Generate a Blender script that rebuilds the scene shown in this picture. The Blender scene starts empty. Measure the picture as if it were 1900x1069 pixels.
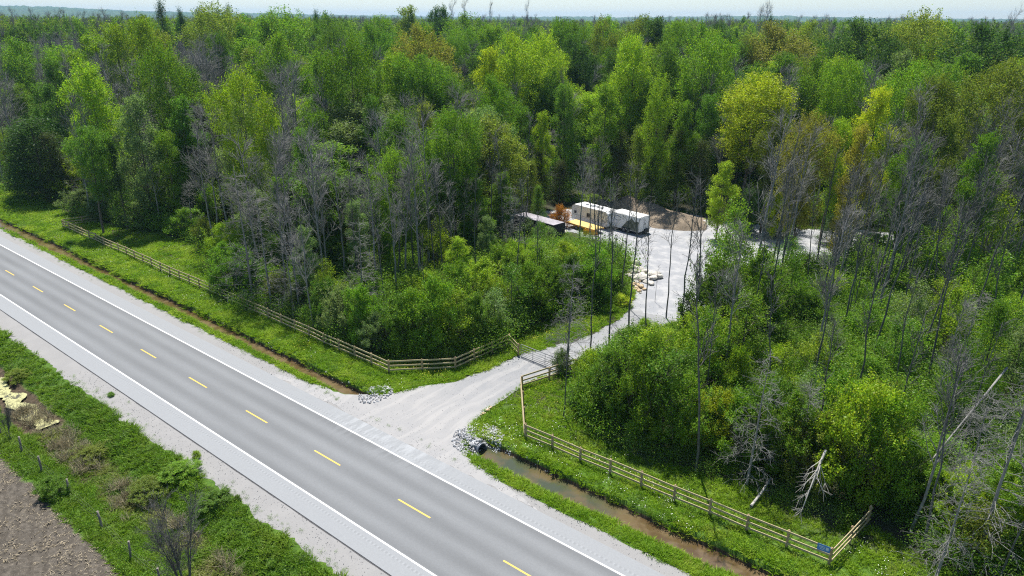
import bpy, bmesh, math, random
import numpy as np
from mathutils import Vector, Matrix

sc = bpy.context.scene
COL = sc.collection
rad = math.radians

# ------------------------------------------------------------------ camera
CAM_H, PITCH, ROLL, FPX = 30.0, math.atan((534.5 - 40) / 1300), rad(0.36), 1300.0
DU, DN = np.array([0.78348808, -0.62140681]), np.array([0.62140681, 0.78348808])
CAM = np.array([0.0, -25.73, CAM_H])


def cam2world(d):
    return np.array([DU[0] * d[0] + DU[1] * d[1], DN[0] * d[0] + DN[1] * d[1], d[2]])


def ray(x, y):
    u, v = (x - 950) / FPX, (534.5 - y) / FPX
    u2 = u * math.cos(ROLL) - v * math.sin(ROLL)
    v2 = u * math.sin(ROLL) + v * math.cos(ROLL)
    return cam2world((u2, math.cos(PITCH) + v2 * math.sin(PITCH), -math.sin(PITCH) + v2 * math.cos(PITCH)))


def G(x, y, z=0.0):
    """ground point seen at photo pixel x, y"""
    d = ray(x, y)
    return CAM + d * ((z - CAM_H) / d[2])


def TP(x, ytop, D):
    """point of the photo ray at horizontal distance D: foot position and height of a tree whose top is seen there"""
    d = ray(x, ytop)
    p = CAM + d * (D / math.hypot(d[0], d[1]))
    return p


def project(P):
    """world point -> photo pixel"""
    q = np.asarray(P, float) - CAM
    cx = DU[0] * q[..., 0] + DN[0] * q[..., 1]
    cy = DU[1] * q[..., 0] + DN[1] * q[..., 1]
    cz = q[..., 2]
    f = cy * math.cos(PITCH) - cz * math.sin(PITCH)
    up = cy * math.sin(PITCH) + cz * math.cos(PITCH)
    a, b = cx / f, up / f
    u = a * math.cos(ROLL) + b * math.sin(ROLL)
    v = -a * math.sin(ROLL) + b * math.cos(ROLL)
    return 950 + u * FPX, 534.5 - v * FPX, f


cam_d = bpy.data.cameras.new("camera")
cam_o = bpy.data.objects.new("camera", cam_d)
COL.objects.link(cam_o)
cr_, sr_ = math.cos(ROLL), math.sin(ROLL)
right = np.array([1.0, 0, 0])
upv = np.array([0, math.sin(PITCH), math.cos(PITCH)])
fwd = np.array([0, math.cos(PITCH), -math.sin(PITCH)])
ax = cam2world(cr_ * right + sr_ * upv)
ay = cam2world(-sr_ * right + cr_ * upv)
az = -cam2world(fwd)
M = Matrix(((ax[0], ay[0], az[0], CAM[0]), (ax[1], ay[1], az[1], CAM[1]), (ax[2], ay[2], az[2], CAM[2]), (0, 0, 0, 1)))
cam_o.matrix_world = M
cam_d.sensor_width = 36
cam_d.lens = FPX / 1900 * 36
cam_d.clip_start, cam_d.clip_end = 0.5, 20000
sc.camera = cam_o

# ------------------------------------------------------------------ light
SUN_AZ, SUN_EL = rad(138), rad(65)      # azimuth of the sun in the x/y plane, elevation
w = bpy.data.worlds.new("World")
sc.world = w
w.use_nodes = True
nt = w.node_tree
sky = nt.nodes.new("ShaderNodeTexSky")
sky.sky_type = 'NISHITA'
sky.sun_disc = False
sky.sun_elevation = SUN_EL
sky.sun_rotation = rad(90) - SUN_AZ
sky.altitude = 200
sky.air_density = 1.0
sky.dust_density = 0.35
sky.ozone_density = 1.6
nt.nodes["Background"].inputs[1].default_value = 0.084
nt.links.new(sky.outputs[0], nt.nodes["Background"].inputs[0])
sl = bpy.data.lights.new("sun", 'SUN')
sl.energy = 4.9
sl.angle = rad(0.53)
sl.color = (1.0, 0.955, 0.89)
so = bpy.data.objects.new("sun", sl)
COL.objects.link(so)
sdir = Vector((math.cos(SUN_EL) * math.cos(SUN_AZ), math.cos(SUN_EL) * math.sin(SUN_AZ), math.sin(SUN_EL)))
so.rotation_euler = sdir.to_track_quat('Z', 'Y').to_euler()
so.location = (0, 0, 80)
sc.view_settings.view_transform = 'Standard'
sc.view_settings.look = 'None'
sc.view_settings.exposure = 0.70
sc.view_settings.gamma = 1.0
sc.cycles.use_denoising = False
sc.cycles.pixel_filter_type = 'BLACKMAN_HARRIS'
sc.cycles.filter_width = 1.15
sc.cycles.max_bounces = 6
sc.cycles.diffuse_bounces = 3
sc.cycles.glossy_bounces = 2
sc.cycles.transmission_bounces = 4
sc.cycles.transparent_max_bounces = 6
sc.cycles.volume_bounces = 0
sc.cycles.sample_clamp_indirect = 5

# ------------------------------------------------------------------ materials


class N:
    def __init__(s, name):
        s.m = bpy.data.materials.new(name)
        s.m.use_nodes = True
        s.t = s.m.node_tree
        s.b = s.t.nodes["Principled BSDF"]
        s.out = s.t.nodes["Material Output"]
        s.b.inputs["Specular IOR Level"].default_value = 0.25

    def n(s, typ, **kw):
        nd = s.t.nodes.new("ShaderNode" + typ)
        for k, v in kw.items():
            if isinstance(k, str) and hasattr(nd, k):
                setattr(nd, k, v)
        return nd

    def set(s, sock, v):
        if hasattr(v, 'is_linked') or hasattr(v, 'links'):
            s.t.links.new(v, sock)
        else:
            sock.default_value = v

    def math(s, op, a, b=0.0, c=0.0, clamp=False):
        nd = s.n("Math", operation=op, use_clamp=clamp)
        s.set(nd.inputs[0], a)
        s.set(nd.inputs[1], b)
        s.set(nd.inputs[2], c)
        return nd.outputs[0]

    def mix(s, f, a, b, blend='MIX'):
        nd = s.n("Mix", data_type='RGBA', blend_type=blend)
        s.set(nd.inputs[0], f)
        for i, v in ((6, a), (7, b)):
            if isinstance(v, tuple):
                v = (*v, 1) if len(v) == 3 else v
            s.set(nd.inputs[i], v)
        return nd.outputs[2]

    def pos(s):
        if not hasattr(s, '_p'):
            s._p = s.n("NewGeometry").outputs["Position"]
            x = s.n("SeparateXYZ")
            s.t.links.new(s._p, x.inputs[0])
            s.x, s.y, s.z = x.outputs
        return s._p

    def noise(s, scale, detail=4, rough=0.55, vec=None, stretch=None):
        nd = s.n("TexNoise")
        nd.inputs["Scale"].default_value = scale
        nd.inputs["Detail"].default_value = detail
        nd.inputs["Roughness"].default_value = rough
        v = vec or s.pos()
        if stretch:
            mp = s.n("Mapping")
            mp.inputs["Scale"].default_value = stretch
            s.t.links.new(v, mp.inputs[0])
            v = mp.outputs[0]
        s.t.links.new(v, nd.inputs["Vector"])
        return nd.outputs[0]

    def ramp(s, f, stops):
        nd = s.n("ValToRGB")
        e = nd.color_ramp.elements
        while len(e) < len(stops):
            e.new(0.5)
        for el, (p, c) in zip(e, stops):
            el.position = p
            el.color = (*c, 1) if not isinstance(c, (int, float)) else (c, c, c, 1)
        s.set(nd.inputs[0], f)
        return nd.outputs[0]

    def step(s, v, a, b):
        """smooth 0..1 between a and b"""
        nd = s.n("MapRange", interpolation_type='SMOOTHSTEP')
        s.set(nd.inputs[0], v)
        nd.inputs[1].default_value = a
        nd.inputs[2].default_value = b
        return nd.outputs[0]

    def bump(s, h, strength=0.3, dist=0.05):
        nd = s.n("Bump")
        nd.inputs["Strength"].default_value = strength
        nd.inputs["Distance"].default_value = dist
        s.t.links.new(h, nd.inputs["Height"])
        s.t.links.new(nd.outputs[0], s.b.inputs["Normal"])

    def done(s, col=None, rough=0.8, metal=0.0):
        if col is not None:
            if isinstance(col, tuple):
                col = (*col, 1) if len(col) == 3 else col
            s.set(s.b.inputs["Base Color"], col)
        s.b.inputs["Roughness"].default_value = rough
        s.b.inputs["Metallic"].default_value = metal
        return s.m


def simple(name, col, rough=0.6, metal=0.0, var=0.25, scale=3.0, bump=0.0):
    m = N(name)
    f = m.noise(scale, 5)
    lo = tuple(c * (1 - var) for c in col)
    hi = tuple(min(1, c * (1 + var)) for c in col)
    c = m.ramp(f, [(0.3, lo), (0.7, hi)])
    if bump:
        m.bump(f, bump, 0.02)
    return m.done(c, rough, metal)


def leaf_mat(name, palette=None):
    """leaf: diffuse with light passing through; colour of the object (or of the instance) varied leaf by leaf"""
    m = N(name)
    oi = m.n("ObjectInfo")
    ge = m.n("NewGeometry")
    isl = ge.outputs["Random Per Island"]
    if palette:
        base = m.ramp(oi.outputs["Random"], [(i / (len(palette) - 1), c) for i, c in enumerate(palette)])
    else:
        base = oi.outputs["Color"]
    br = m.math('MULTIPLY', m.math('MULTIPLY_ADD', isl, 0.55, 0.72), m.math('MULTIPLY_ADD', m.noise(0.9, 3, 0.6), 1.1, 0.45))
    comb = m.n("CombineColor")
    for i in range(3):
        m.t.links.new(br, comb.inputs[i])
    c = m.mix(1.0, base, comb.outputs[0], 'MULTIPLY')
    hs = m.n("HueSaturation")
    h = m.math('MULTIPLY_ADD', m.math('FRACT', m.math('MULTIPLY', isl, 7.31)), 0.045, 0.478)
    m.t.links.new(h, hs.inputs["Hue"])
    m.t.links.new(c, hs.inputs["Color"])
    c = hs.outputs[0]
    tr = m.n("BsdfTranslucent")
    tc = m.mix(1.0, c, (1.35, 1.45, 0.75), 'MULTIPLY')
    m.t.links.new(tc, tr.inputs[0])
    df = m.n("BsdfDiffuse")
    m.t.links.new(c, df.inputs[0])
    mx = m.n("MixShader")
    mx.inputs[0].default_value = 0.42
    m.t.links.new(df.outputs[0], mx.inputs[1])
    m.t.links.new(tr.outputs[0], mx.inputs[2])
    gl = m.n("BsdfGlossy")
    gl.inputs["Roughness"].default_value = 0.45
    gl.inputs["Color"].default_value = (0.9, 0.95, 1, 1)
    m2 = m.n("MixShader")
    m2.inputs[0].default_value = 0.010
    m.t.links.new(mx.outputs[0], m2.inputs[1])
    m.t.links.new(gl.outputs[0], m2.inputs[2])
    m.t.links.new(m2.outputs[0], m.out.inputs[0])
    return m.m


C_LIME = (0.255, 0.370, 0.024)
C_YEL = (0.38, 0.42, 0.022)
C_GREEN = (0.155, 0.275, 0.022)
C_MID = (0.118, 0.218, 0.026)
C_DARK = (0.054, 0.108, 0.022)
C_OLIVE = (0.190, 0.245, 0.036)
C_GOLD = (0.33, 0.325, 0.055)
C_BRONZE = (0.200, 0.215, 0.045)
C_GREY = (0.185, 0.260, 0.095)
C_CEDAR = (0.080, 0.098, 0.032)
C_ORANGE = (0.33, 0.14, 0.02)

MAT = {}
MAT['leaf'] = leaf_mat("leaf_green")
MAT['leaf_far'] = leaf_mat("leaf_distant", [C_DARK, C_MID, C_GREEN, C_LIME, C_OLIVE, C_GREEN, C_MID, C_OLIVE])
MAT['leaf_under'] = leaf_mat("leaf_undergrowth", [C_MID, C_GREEN, C_GREEN, C_MID, C_GREEN, C_GREY])
MAT['bark'] = simple("bark_brown", (0.13, 0.11, 0.09), 0.9, scale=6, var=0.4)
MAT['deadwood'] = simple("bark_grey_dead", (0.235, 0.23, 0.215), 0.9, scale=4, var=0.35)
MAT['darkpole'] = simple("bark_dark_slate", (0.105, 0.110, 0.102), 0.9, scale=4, var=0.4)
MAT['bleached'] = simple("bleached_wood", (0.42, 0.40, 0.36), 0.85, scale=4, var=0.2)
MAT['darktwig'] = simple("dark_twigs", (0.13, 0.13, 0.12), 0.9, scale=1.5, var=0.3)
MAT['twig'] = simple("grey_twigs", (0.215, 0.212, 0.195), 0.9, scale=1.5, var=0.3)


def grass_mat():
    m = N("grass_blades")
    ge = m.n("NewGeometry")
    oi = m.n("ObjectInfo")
    loc = oi.outputs["Location"]
    n1 = m.noise(0.35, 4, 0.6, vec=loc)
    n2 = m.noise(1.7, 3, 0.6, vec=loc)
    c = m.ramp(n1, [(0.32, (0.13, 0.26, 0.014)), (0.5, (0.21, 0.335, 0.02)), (0.68, (0.32, 0.42, 0.045))])
    c = m.mix(m.step(n2, 0.55, 0.72), c, (0.30, 0.32, 0.07))
    # the strip south of the road is a deeper, bluer green with straw patches along the wet channel
    sp = m.n("SeparateXYZ")
    m.t.links.new(loc, sp.inputs[0])
    south = m.step(sp.outputs[1], -5.0, -6.5)
    c = m.mix(south, c, m.mix(0.6, c, (0.085, 0.17, 0.02)))
    dv = m.math('ABSOLUTE', m.math('ADD', sp.outputs[1], 10.9))
    near = m.math('SUBTRACT', 1.0, m.step(dv, 0.5, 1.7))
    straw = m.math('MULTIPLY', near, m.step(m.noise(0.55, 3, 0.6, vec=loc), 0.40, 0.55))
    c = m.mix(m.math('MULTIPLY', straw, 0.6), c, (0.34, 0.31, 0.15))
    br = m.math('MULTIPLY_ADD', ge.outputs["Random Per Island"], 0.7, 0.65)
    cc = m.n("CombineColor")
    for i in range(3):
        m.t.links.new(br, cc.inputs[i])
    c = m.mix(1.0, c, cc.outputs[0], 'MULTIPLY')
    tr = m.n("BsdfTranslucent")
    m.t.links.new(m.mix(1.0, c, (1.3, 1.4, 0.7), 'MULTIPLY'), tr.inputs[0])
    m.set(m.b.inputs["Base Color"], c)
    m.b.inputs["Roughness"].default_value = 0.6
    m.b.inputs["Specular IOR Level"].default_value = 0.2
    mx = m.n("MixShader")
    mx.inputs[0].default_value = 0.4
    m.t.links.new(m.b.outputs[0], mx.inputs[1])
    m.t.links.new(tr.outputs[0], mx.inputs[2])
    m.t.links.new(mx.outputs[0], m.out.inputs[0])
    return m.m


MAT['grass'] = grass_mat()

# ------------------------------------------------------------------ mesh building


class Geo:
    def __init__(s):
        s.v, s.f, s.n = [], [], 0

    def add(s, V, F, mat=0, smooth=False):
        V = np.asarray(V, np.float32).reshape(-1, 3)
        F = np.asarray(F, np.int64)
        if F.ndim == 1:
            F = F[None]
        s.v.append(V)
        s.f.append((F + s.n, mat, smooth))
        s.n += len(V)
        return s

    def box(s, c, size, rot=0.0, mat=0, taper=1.0, bevel=0.0):
        c = np.array(c, float)
        h = np.array(size, float) / 2
        if bevel > 0:
            bm = bmesh.new()
            bmesh.ops.create_cube(bm, size=1.0)
            for v in bm.verts:
                v.co = Vector((v.co.x * size[0], v.co.y * size[1], v.co.z * size[2]))
            bmesh.ops.bevel(bm, geom=bm.edges[:] + bm.verts[:], offset=bevel, segments=2, affect='EDGES')
            bm.verts.ensure_lookup_table()
            V = np.array([v.co[:] for v in bm.verts])
            cr, sr = math.cos(rot), math.sin(rot)
            V = np.stack([V[:, 0] * cr - V[:, 1] * sr, V[:, 0] * sr + V[:, 1] * cr, V[:, 2]], 1) + c
            base = s.n
            s.v.append(V.astype(np.float32))
            s.n += len(V)
            for f in bm.faces:
                s.f.append((np.array([[v.index + base for v in f.verts]]), mat, False))
            bm.free()
            return s
        V = np.array([[x, y, z] for z in (-1, 1) for y in (-1, 1) for x in (-1, 1)], float)
        V[V[:, 2] > 0, :2] *= taper
        V = V * h
        cr, sr = math.cos(rot), math.sin(rot)
        V = np.stack([V[:, 0] * cr - V[:, 1] * sr, V[:, 0] * sr + V[:, 1] * cr, V[:, 2]], 1) + c
        return s.add(V, [[0, 2, 3, 1], [4, 5, 7, 6], [0, 1, 5, 4], [1, 3, 7, 5], [3, 2, 6, 7], [2, 0, 4, 6]], mat)

    def beam(s, a, b, wd, ht, mat=0):
        """rectangular bar between two points"""
        a, b = np.array(a, float), np.array(b, float)
        d = b - a
        L = np.linalg.norm(d)
        d /= L
        up = np.array([0, 0, 1.0]) if abs(d[2]) < 0.95 else np.array([1.0, 0, 0])
        sx = np.cross(d, up)
        sx /= np.linalg.norm(sx)
        sz = np.cross(sx, d)
        V = []
        for p in (a, b):
            for i, j in ((-1, -1), (1, -1), (1, 1), (-1, 1)):
                V.append(p + sx * i * wd / 2 + sz * j * ht / 2)
        return s.add(V, [[0, 1, 2, 3], [7, 6, 5, 4], [0, 4, 5, 1], [1, 5, 6, 2], [2, 6, 7, 3], [3, 7, 4, 0]], mat)

    def tube(s, P, R, k=6, mat=0, cap=True):
        P = np.array(P, float)[None]
        R = np.array(R, float)
        if R.ndim == 0:
            R = np.full(P.shape[1], float(R))
        return s.tubes(P, R[None], k, mat)

    def tubes(s, P, R, k=3, mat=0):
        """P (n,m,3) polylines, R (n,m) radii"""
        P = np.asarray(P, float)
        R = np.asarray(R, float)
        n, m, _ = P.shape
        T = np.gradient(P, axis=1) if m > 2 else np.repeat((P[:, 1:] - P[:, :1]), 2, 1)
        T /= np.linalg.norm(T, axis=2, keepdims=True) + 1e-9
        ref = np.where(np.abs(T[..., 2:3]) > 0.9, np.array([1.0, 0, 0]), np.array([0, 0, 1.0]))
        A = np.cross(T, ref)
        A /= np.linalg.norm(A, axis=2, keepdims=True) + 1e-9
        B = np.cross(T, A)
        th = np.arange(k) * 2 * math.pi / k
        V = P[:, :, None] + R[:, :, None, None] * (A[:, :, None] * np.cos(th)[None, None, :, None] + B[:, :, None] * np.sin(th)[None, None, :, None])
        idx = np.arange(n * m * k).reshape(n, m, k)
        a = idx[:, :-1]
        b = idx[:, 1:]
        F = np.stack([a, np.roll(a, -1, 2), np.roll(b, -1, 2), b], -1).reshape(-1, 4)
        s.add(V.reshape(-1, 3), F, mat, True)
        if k > 3:
            s.f.append((idx[:, -1] + s.n - n * m * k, mat, False))
        return s

    def leaves(s, C, size, rng, mat=0, up=0.5, asp=0.62):
        n = len(C)
        nr = rng.normal(size=(n, 3)) + np.array([0, 0, up])
        nr /= np.linalg.norm(nr, axis=1, keepdims=True)
        a = np.cross(nr, rng.normal(size=(n, 3)))
        a /= np.linalg.norm(a, axis=1, keepdims=True) + 1e-9
        b = np.cross(nr, a)
        L = (size * rng.uniform(0.65, 1.35, n))[:, None] / 2
        V = np.stack([C - a * L, C + b * L * asp, C + a * L, C - b * L * asp], 1)
        F = np.arange(n * 4).reshape(n, 4)
        return s.add(V.reshape(-1, 3), F, mat)

    def mesh(s, name, mats):
        me = bpy.data.meshes.new(name)
        V = np.concatenate(s.v) if s.v else np.zeros((0, 3))
        me.vertices.add(len(V))
        me.vertices.foreach_set("co", V.astype(np.float32).ravel())
        li, ls, lt, mi, sm = [], [], [], [], []
        off = 0
        for F, m, smo in s.f:
            nf, k = F.shape
            li.append(F.ravel())
            ls.append(off + np.arange(nf) * k)
            lt.append(np.full(nf, k))
            mi.append(np.full(nf, m))
            sm.append(np.full(nf, smo))
            off += nf * k
        me.loops.add(off)
        me.loops.foreach_set("vertex_index", np.concatenate(li).astype(np.int32))
        ls = np.concatenate(ls)
        me.polygons.add(len(ls))
        me.polygons.foreach_set("loop_start", ls.astype(np.int32))
        me.polygons.foreach_set("loop_total", np.concatenate(lt).astype(np.int32))
        me.polygons.foreach_set("material_index", np.concatenate(mi).astype(np.int32))
        me.polygons.foreach_set("use_smooth", np.concatenate(sm).astype(bool))
        for m in mats:
            me.materials.append(m)
        me.update(calc_edges=True)
        return me


def obj(name, geo, mats, parent=None, loc=(0, 0, 0), link=True):
    if not isinstance(mats, (list, tuple)):
        mats = [mats]
    me = geo.mesh(name, mats) if isinstance(geo, Geo) else geo
    o = bpy.data.objects.new(name, me)
    o.location = loc
    o.parent = parent
    if link:
        COL.objects.link(o)
    return o


def tag(o, label=None, cat=None, group=None, kind=None):
    for k, v in (('label', label), ('category', cat), ('group', group), ('kind', kind)):
        if v:
            o[k] = v
    return o


def thing(name, label, cat, loc=(0, 0, 0), rz=0.0, group=None):
    o = bpy.data.objects.new(name, None)
    o.empty_display_size = 0.5
    COL.objects.link(o)
    o.location = loc
    o.rotation_euler = (0, 0, rz)
    return tag(o, label, cat, group)


# ------------------------------------------------------------------ terrain
def sstep(x, a, b):
    t = np.clip((x - a) / (b - a), 0, 1)
    return t * t * (3 - 2 * t)


def vnoise(x, y, seed=0):
    """smooth value noise, vectorised"""
    x = np.asarray(x, float)
    y = np.asarray(y, float)
    xi, yi = np.floor(x).astype(np.int64), np.floor(y).astype(np.int64)
    xf, yf = x - xi, y - yi

    def h(a, b):
        n = (a * 374761393 + b * 668265263 + seed * 974634777) & 0x7fffffff
        n = ((n ^ (n >> 13)) * 1274126177) & 0x7fffffff
        return ((n ^ (n >> 16)) & 0xffff) / 65535.0
    u, v = xf * xf * (3 - 2 * xf), yf * yf * (3 - 2 * yf)
    return (h(xi, yi) * (1 - u) + h(xi + 1, yi) * u) * (1 - v) + (h(xi, yi + 1) * (1 - u) + h(xi + 1, yi + 1) * u) * v


def in_poly(x, y, poly):
    x, y = np.asarray(x, float), np.asarray(y, float)
    ins = np.zeros(x.shape, bool)
    j = len(poly) - 1
    for i in range(len(poly)):
        xi, yi = poly[i][0], poly[i][1]
        xj, yj = poly[j][0], poly[j][1]
        c = ((yi > y) != (yj > y)) & (x < (xj - xi) * (y - yi) / ((yj - yi) or 1e-9) + xi)
        ins ^= c
        j = i
    return ins


def px(*pts):
    return [tuple(G(a, b)[:2]) for a, b in pts]


DRIVE = [(-53, 5.0), (-48.5, 6.25), (-44.5, 6.9), (-42.2, 8.0), (-40.6, 10.5), (-38.4, 14.5), (-37.5, 18), (-37.3, 22.2), (-35.6, 26), (-34.2, 30.4), (-34.2, 35), (-34.8, 40),
         (-29, 40), (-29.9, 34.4), (-31.7, 25.9), (-32.4, 21.7), (-33.3, 17.6), (-32.9, 12.5), (-32.3, 10.2), (-31.2, 7.6), (-29.8, 6.5), (-26, 5.8), (-22, 5.0)]
YARD = [(-34.8, 39.6), (-36.5, 43), (-39.0, 47.5), (-43, 52), (-49, 58), (-56, 60.5), (-63, 60.5), (-70, 58), (-71, 63), (-66, 70), (-62.5, 76), (-55, 80), (-46, 82.5), (-37, 83), (-30, 85), (-24, 90), (-17, 92), (-14, 86),
        (-20, 76), (-24.5, 66), (-25, 55), (-25.2, 46), (-24, 38), (-27.5, 37.2), (-29, 39.6)]
OPEN = [(-900, 5), (-900, 26), (-260, 24)] + px((0, 340), (20, 358), (100, 364), (112, 386), (150, 408), (230, 424), (300, 437), (372, 458), (398, 492), (402, 545), (440, 572), (560, 602), (640, 642),
        (720, 668), (850, 674), (925, 655), (945, 625), (1000, 602), (1060, 592), (1110, 582), (1160, 565)) + \
    [(-38.5, 43), (-41, 50), (-48, 57), (-55, 61.0), (-66, 57.5), (-72, 58), (-73, 64), (-72, 72), (-70, 84), (-60, 84), (-46, 84), (-38, 85), (-31, 87), (-25, 92), (-16, 95), (-12, 88)] + \
    [(-18, 76), (-23, 66), (-25.5, 55), (-25.6, 46), (-26.5, 38.6), (-29.2, 33), (-31.0, 26)] + \
    px((1082, 690), (1075, 760), (1085, 795), (1160, 836), (1250, 864), (1380, 896), (1450, 935), (1540, 970), (1640, 985), (1740, 1050)) + [(6, 16), (60, 15), (60, 5)]


def forest_mask(x, y):
    return (np.asarray(y) > 5.2) & ~in_poly(x, y, OPEN)


DC = np.array([(-400, 7.9), (-125, 7.9), (-108, 7.95), (-90, 7.9), (-77, 7.9), (-60, 7.8), (-48, 7.75), (-43, 7.7), (-31, 8.3), (-25, 8.5), (-17, 8.4), (-8, 8.55), (10, 8.5), (300, 8.5)])
DW = np.array([(-400, .6), (-108, .75), (-90, .5), (-77, .65), (-60, .55), (-48, .55), (-43, .6), (-31, 0.75), (-25, .9), (-17, .7), (-8, .72), (300, .7)])


def height(x, y):
    x, y = np.asarray(x, float), np.asarray(y, float)
    c = np.interp(x, DC[:, 0], DC[:, 1]) + 0.22 * (vnoise(x * 0.28, y * 0, 3) - .5)
    hw = np.interp(x, DW[:, 0], DW[:, 1])
    d = y - c
    near = sstep(d, -hw - 0.6, -hw + 0.05)
    bank = 0.16 + 0.22 * vnoise(x * 0.35, y * 0, 7)
    far = 1 - sstep(d, hw - 0.05, hw + bank)
    ditch = -0.62 * near * far
    fill = sstep(x, -42.9, -41.6) * (1 - sstep(x, -31.0, -30.1))
    base = -0.10 * sstep(y, 6.4, 7.2)
    lip = 0.16 * np.exp(-((d - hw - 0.8) / 0.7) ** 2)
    north = (ditch + base + lip) * (1 - fill * (1 - sstep(y, 10.5, 13)))
    north = np.where(in_poly(x, y, DRIVE) | in_poly(x, y, YARD), 0.0, north * 1.0)
    rough = np.where(y > 10, 0.16 * (vnoise(x * 0.3, y * 0.3, 11) - .5) + 0.5 * (vnoise(x * 0.05, y * 0.05, 12) - .3) * sstep(y, 30, 60), 0)
    # the drive and yard stay level
    dflat = np.maximum(sstep(np.abs(x + 34), 9, 5) * (y < 45), 0)
    yflat = (1 - sstep(np.hypot((x + 45) / 36, (y - 68) / 34), 0.8, 1.2))
    rough = rough * (1 - np.clip(dflat + yflat, 0, 1))
    north = north * np.where(y > 14, 1, 1) * (1 - sstep(y, 13, 20) * 1.0) + rough
    s = -y
    south = -0.95 * sstep(s, 6.9, 10.2) + 0.35 * sstep(s, 11.6, 13.2) + 0.25 * sstep(s, 13.2, 14.8)
    south = south + np.where(s > 7, 0.22 * (vnoise(x * 0.5, y * 0.5, 21) - .5) * sstep(s, 7, 9), 0)
    south = south + np.where(s > 15, 0.07 * np.sin((y * 0.78 + x * 0.62) * 8.0), 0)
    z = np.where(y > 5.2, north, np.where(y < -6.0, south, 0.0))
    R = np.hypot(x, y + 25)
    return z - 0.5 * sstep(R, 400, 2000) * 0 + 0


def ground_material():
    m = N("ground_soil_and_turf")
    m.pos()
    n1 = m.noise(0.3, 5, 0.6)
    n2 = m.noise(3.0, 5, 0.65)
    n3 = m.noise(14.0, 4, 0.7)
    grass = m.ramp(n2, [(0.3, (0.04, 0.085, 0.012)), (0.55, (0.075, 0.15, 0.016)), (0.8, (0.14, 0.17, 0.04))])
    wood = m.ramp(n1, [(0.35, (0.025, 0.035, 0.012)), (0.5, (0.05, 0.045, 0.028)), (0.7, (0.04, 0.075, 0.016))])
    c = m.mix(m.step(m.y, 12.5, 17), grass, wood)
    soil = m.ramp(n2, [(0.3, (0.046, 0.040, 0.031)), (0.5, (0.084, 0.073, 0.058)), (0.75, (0.140, 0.122, 0.098))])
    fur = m.math('SINE', m.math('MULTIPLY', m.math('ADD', m.math('MULTIPLY', m.x, 0.35), m.math('ADD', m.y, m.math('MULTIPLY', n1, 1.2))), 8.2))
    soil = m.mix(m.math('MULTIPLY', m.step(fur, 0.0, 0.9), 0.45), soil, (0.052, 0.044, 0.034))
    soil = m.mix(m.step(n3, 0.56, 0.68), soil, (0.21, 0.185, 0.145))
    edge = m.math('ADD', m.y, m.math('MULTIPLY', m.math('SUBTRACT', m.noise(0.9, 4), 0.5), 1.6))
    c = m.mix(m.step(edge, -14.3, -14.7), c, soil)
    mud = m.ramp(n2, [(0.3, (0.030, 0.022, 0.014)), (0.6, (0.085, 0.062, 0.038)), (0.8, (0.20, 0.165, 0.12))])
    low = m.math('MULTIPLY', m.step(m.z, -0.20, -0.34), m.step(m.y, 3, 5))
    c = m.mix(low, c, mud)
    low2 = m.math('MULTIPLY', m.step(m.z, -0.78, -0.9), m.step(m.y, -4, -6))
    c = m.mix(low2, c, mud)
    m.bump(n2, 0.6, 0.12)
    return m.done(c, 0.95)


def axis(segs):
    out = []
    for a, b, st in segs:
        out.append(np.arange(a, b - 1e-6, st))
    return np.concatenate(out + [np.array([segs[-1][1]])])


def build_ground():
    xs = axis([(-9000, -900, 900), (-900, -250, 50), (-250, -160, 5), (-160, -60, .8), (-60, 6, .4), (6, 60, 4), (60, 300, 40), (300, 9000, 900)])
    ys = axis([(-3000, -300, 300), (-300, -60, 20), (-60, -30, 2), (-30, -15, .5), (-15, -6.2, .35), (-6.2, 5.2, 1.9), (5.2, 10.4, .11), (10.4, 20, .4), (20, 110, 2.0), (110, 400, 20), (400, 1000, 100), (1000, 9000, 800)])
    X, Y = np.meshgrid(xs, ys)
    Z = height(X, Y)
    Z = np.where(in_poly(X, Y, DRIVE) | in_poly(X, Y, YARD), np.minimum(Z, 0), Z)
    V = np.stack([X, Y, Z], -1).reshape(-1, 3)
    ny, nx = X.shape
    I = np.arange(nx * ny).reshape(ny, nx)
    F = np.stack([I[:-1, :-1], I[:-1, 1:], I[1:, 1:], I[1:, :-1]], -1).reshape(-1, 4)
    g = Geo().add(V, F, 0, True)
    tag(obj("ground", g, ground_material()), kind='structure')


build_ground()

# ------------------------------------------------------------------ road


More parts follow.
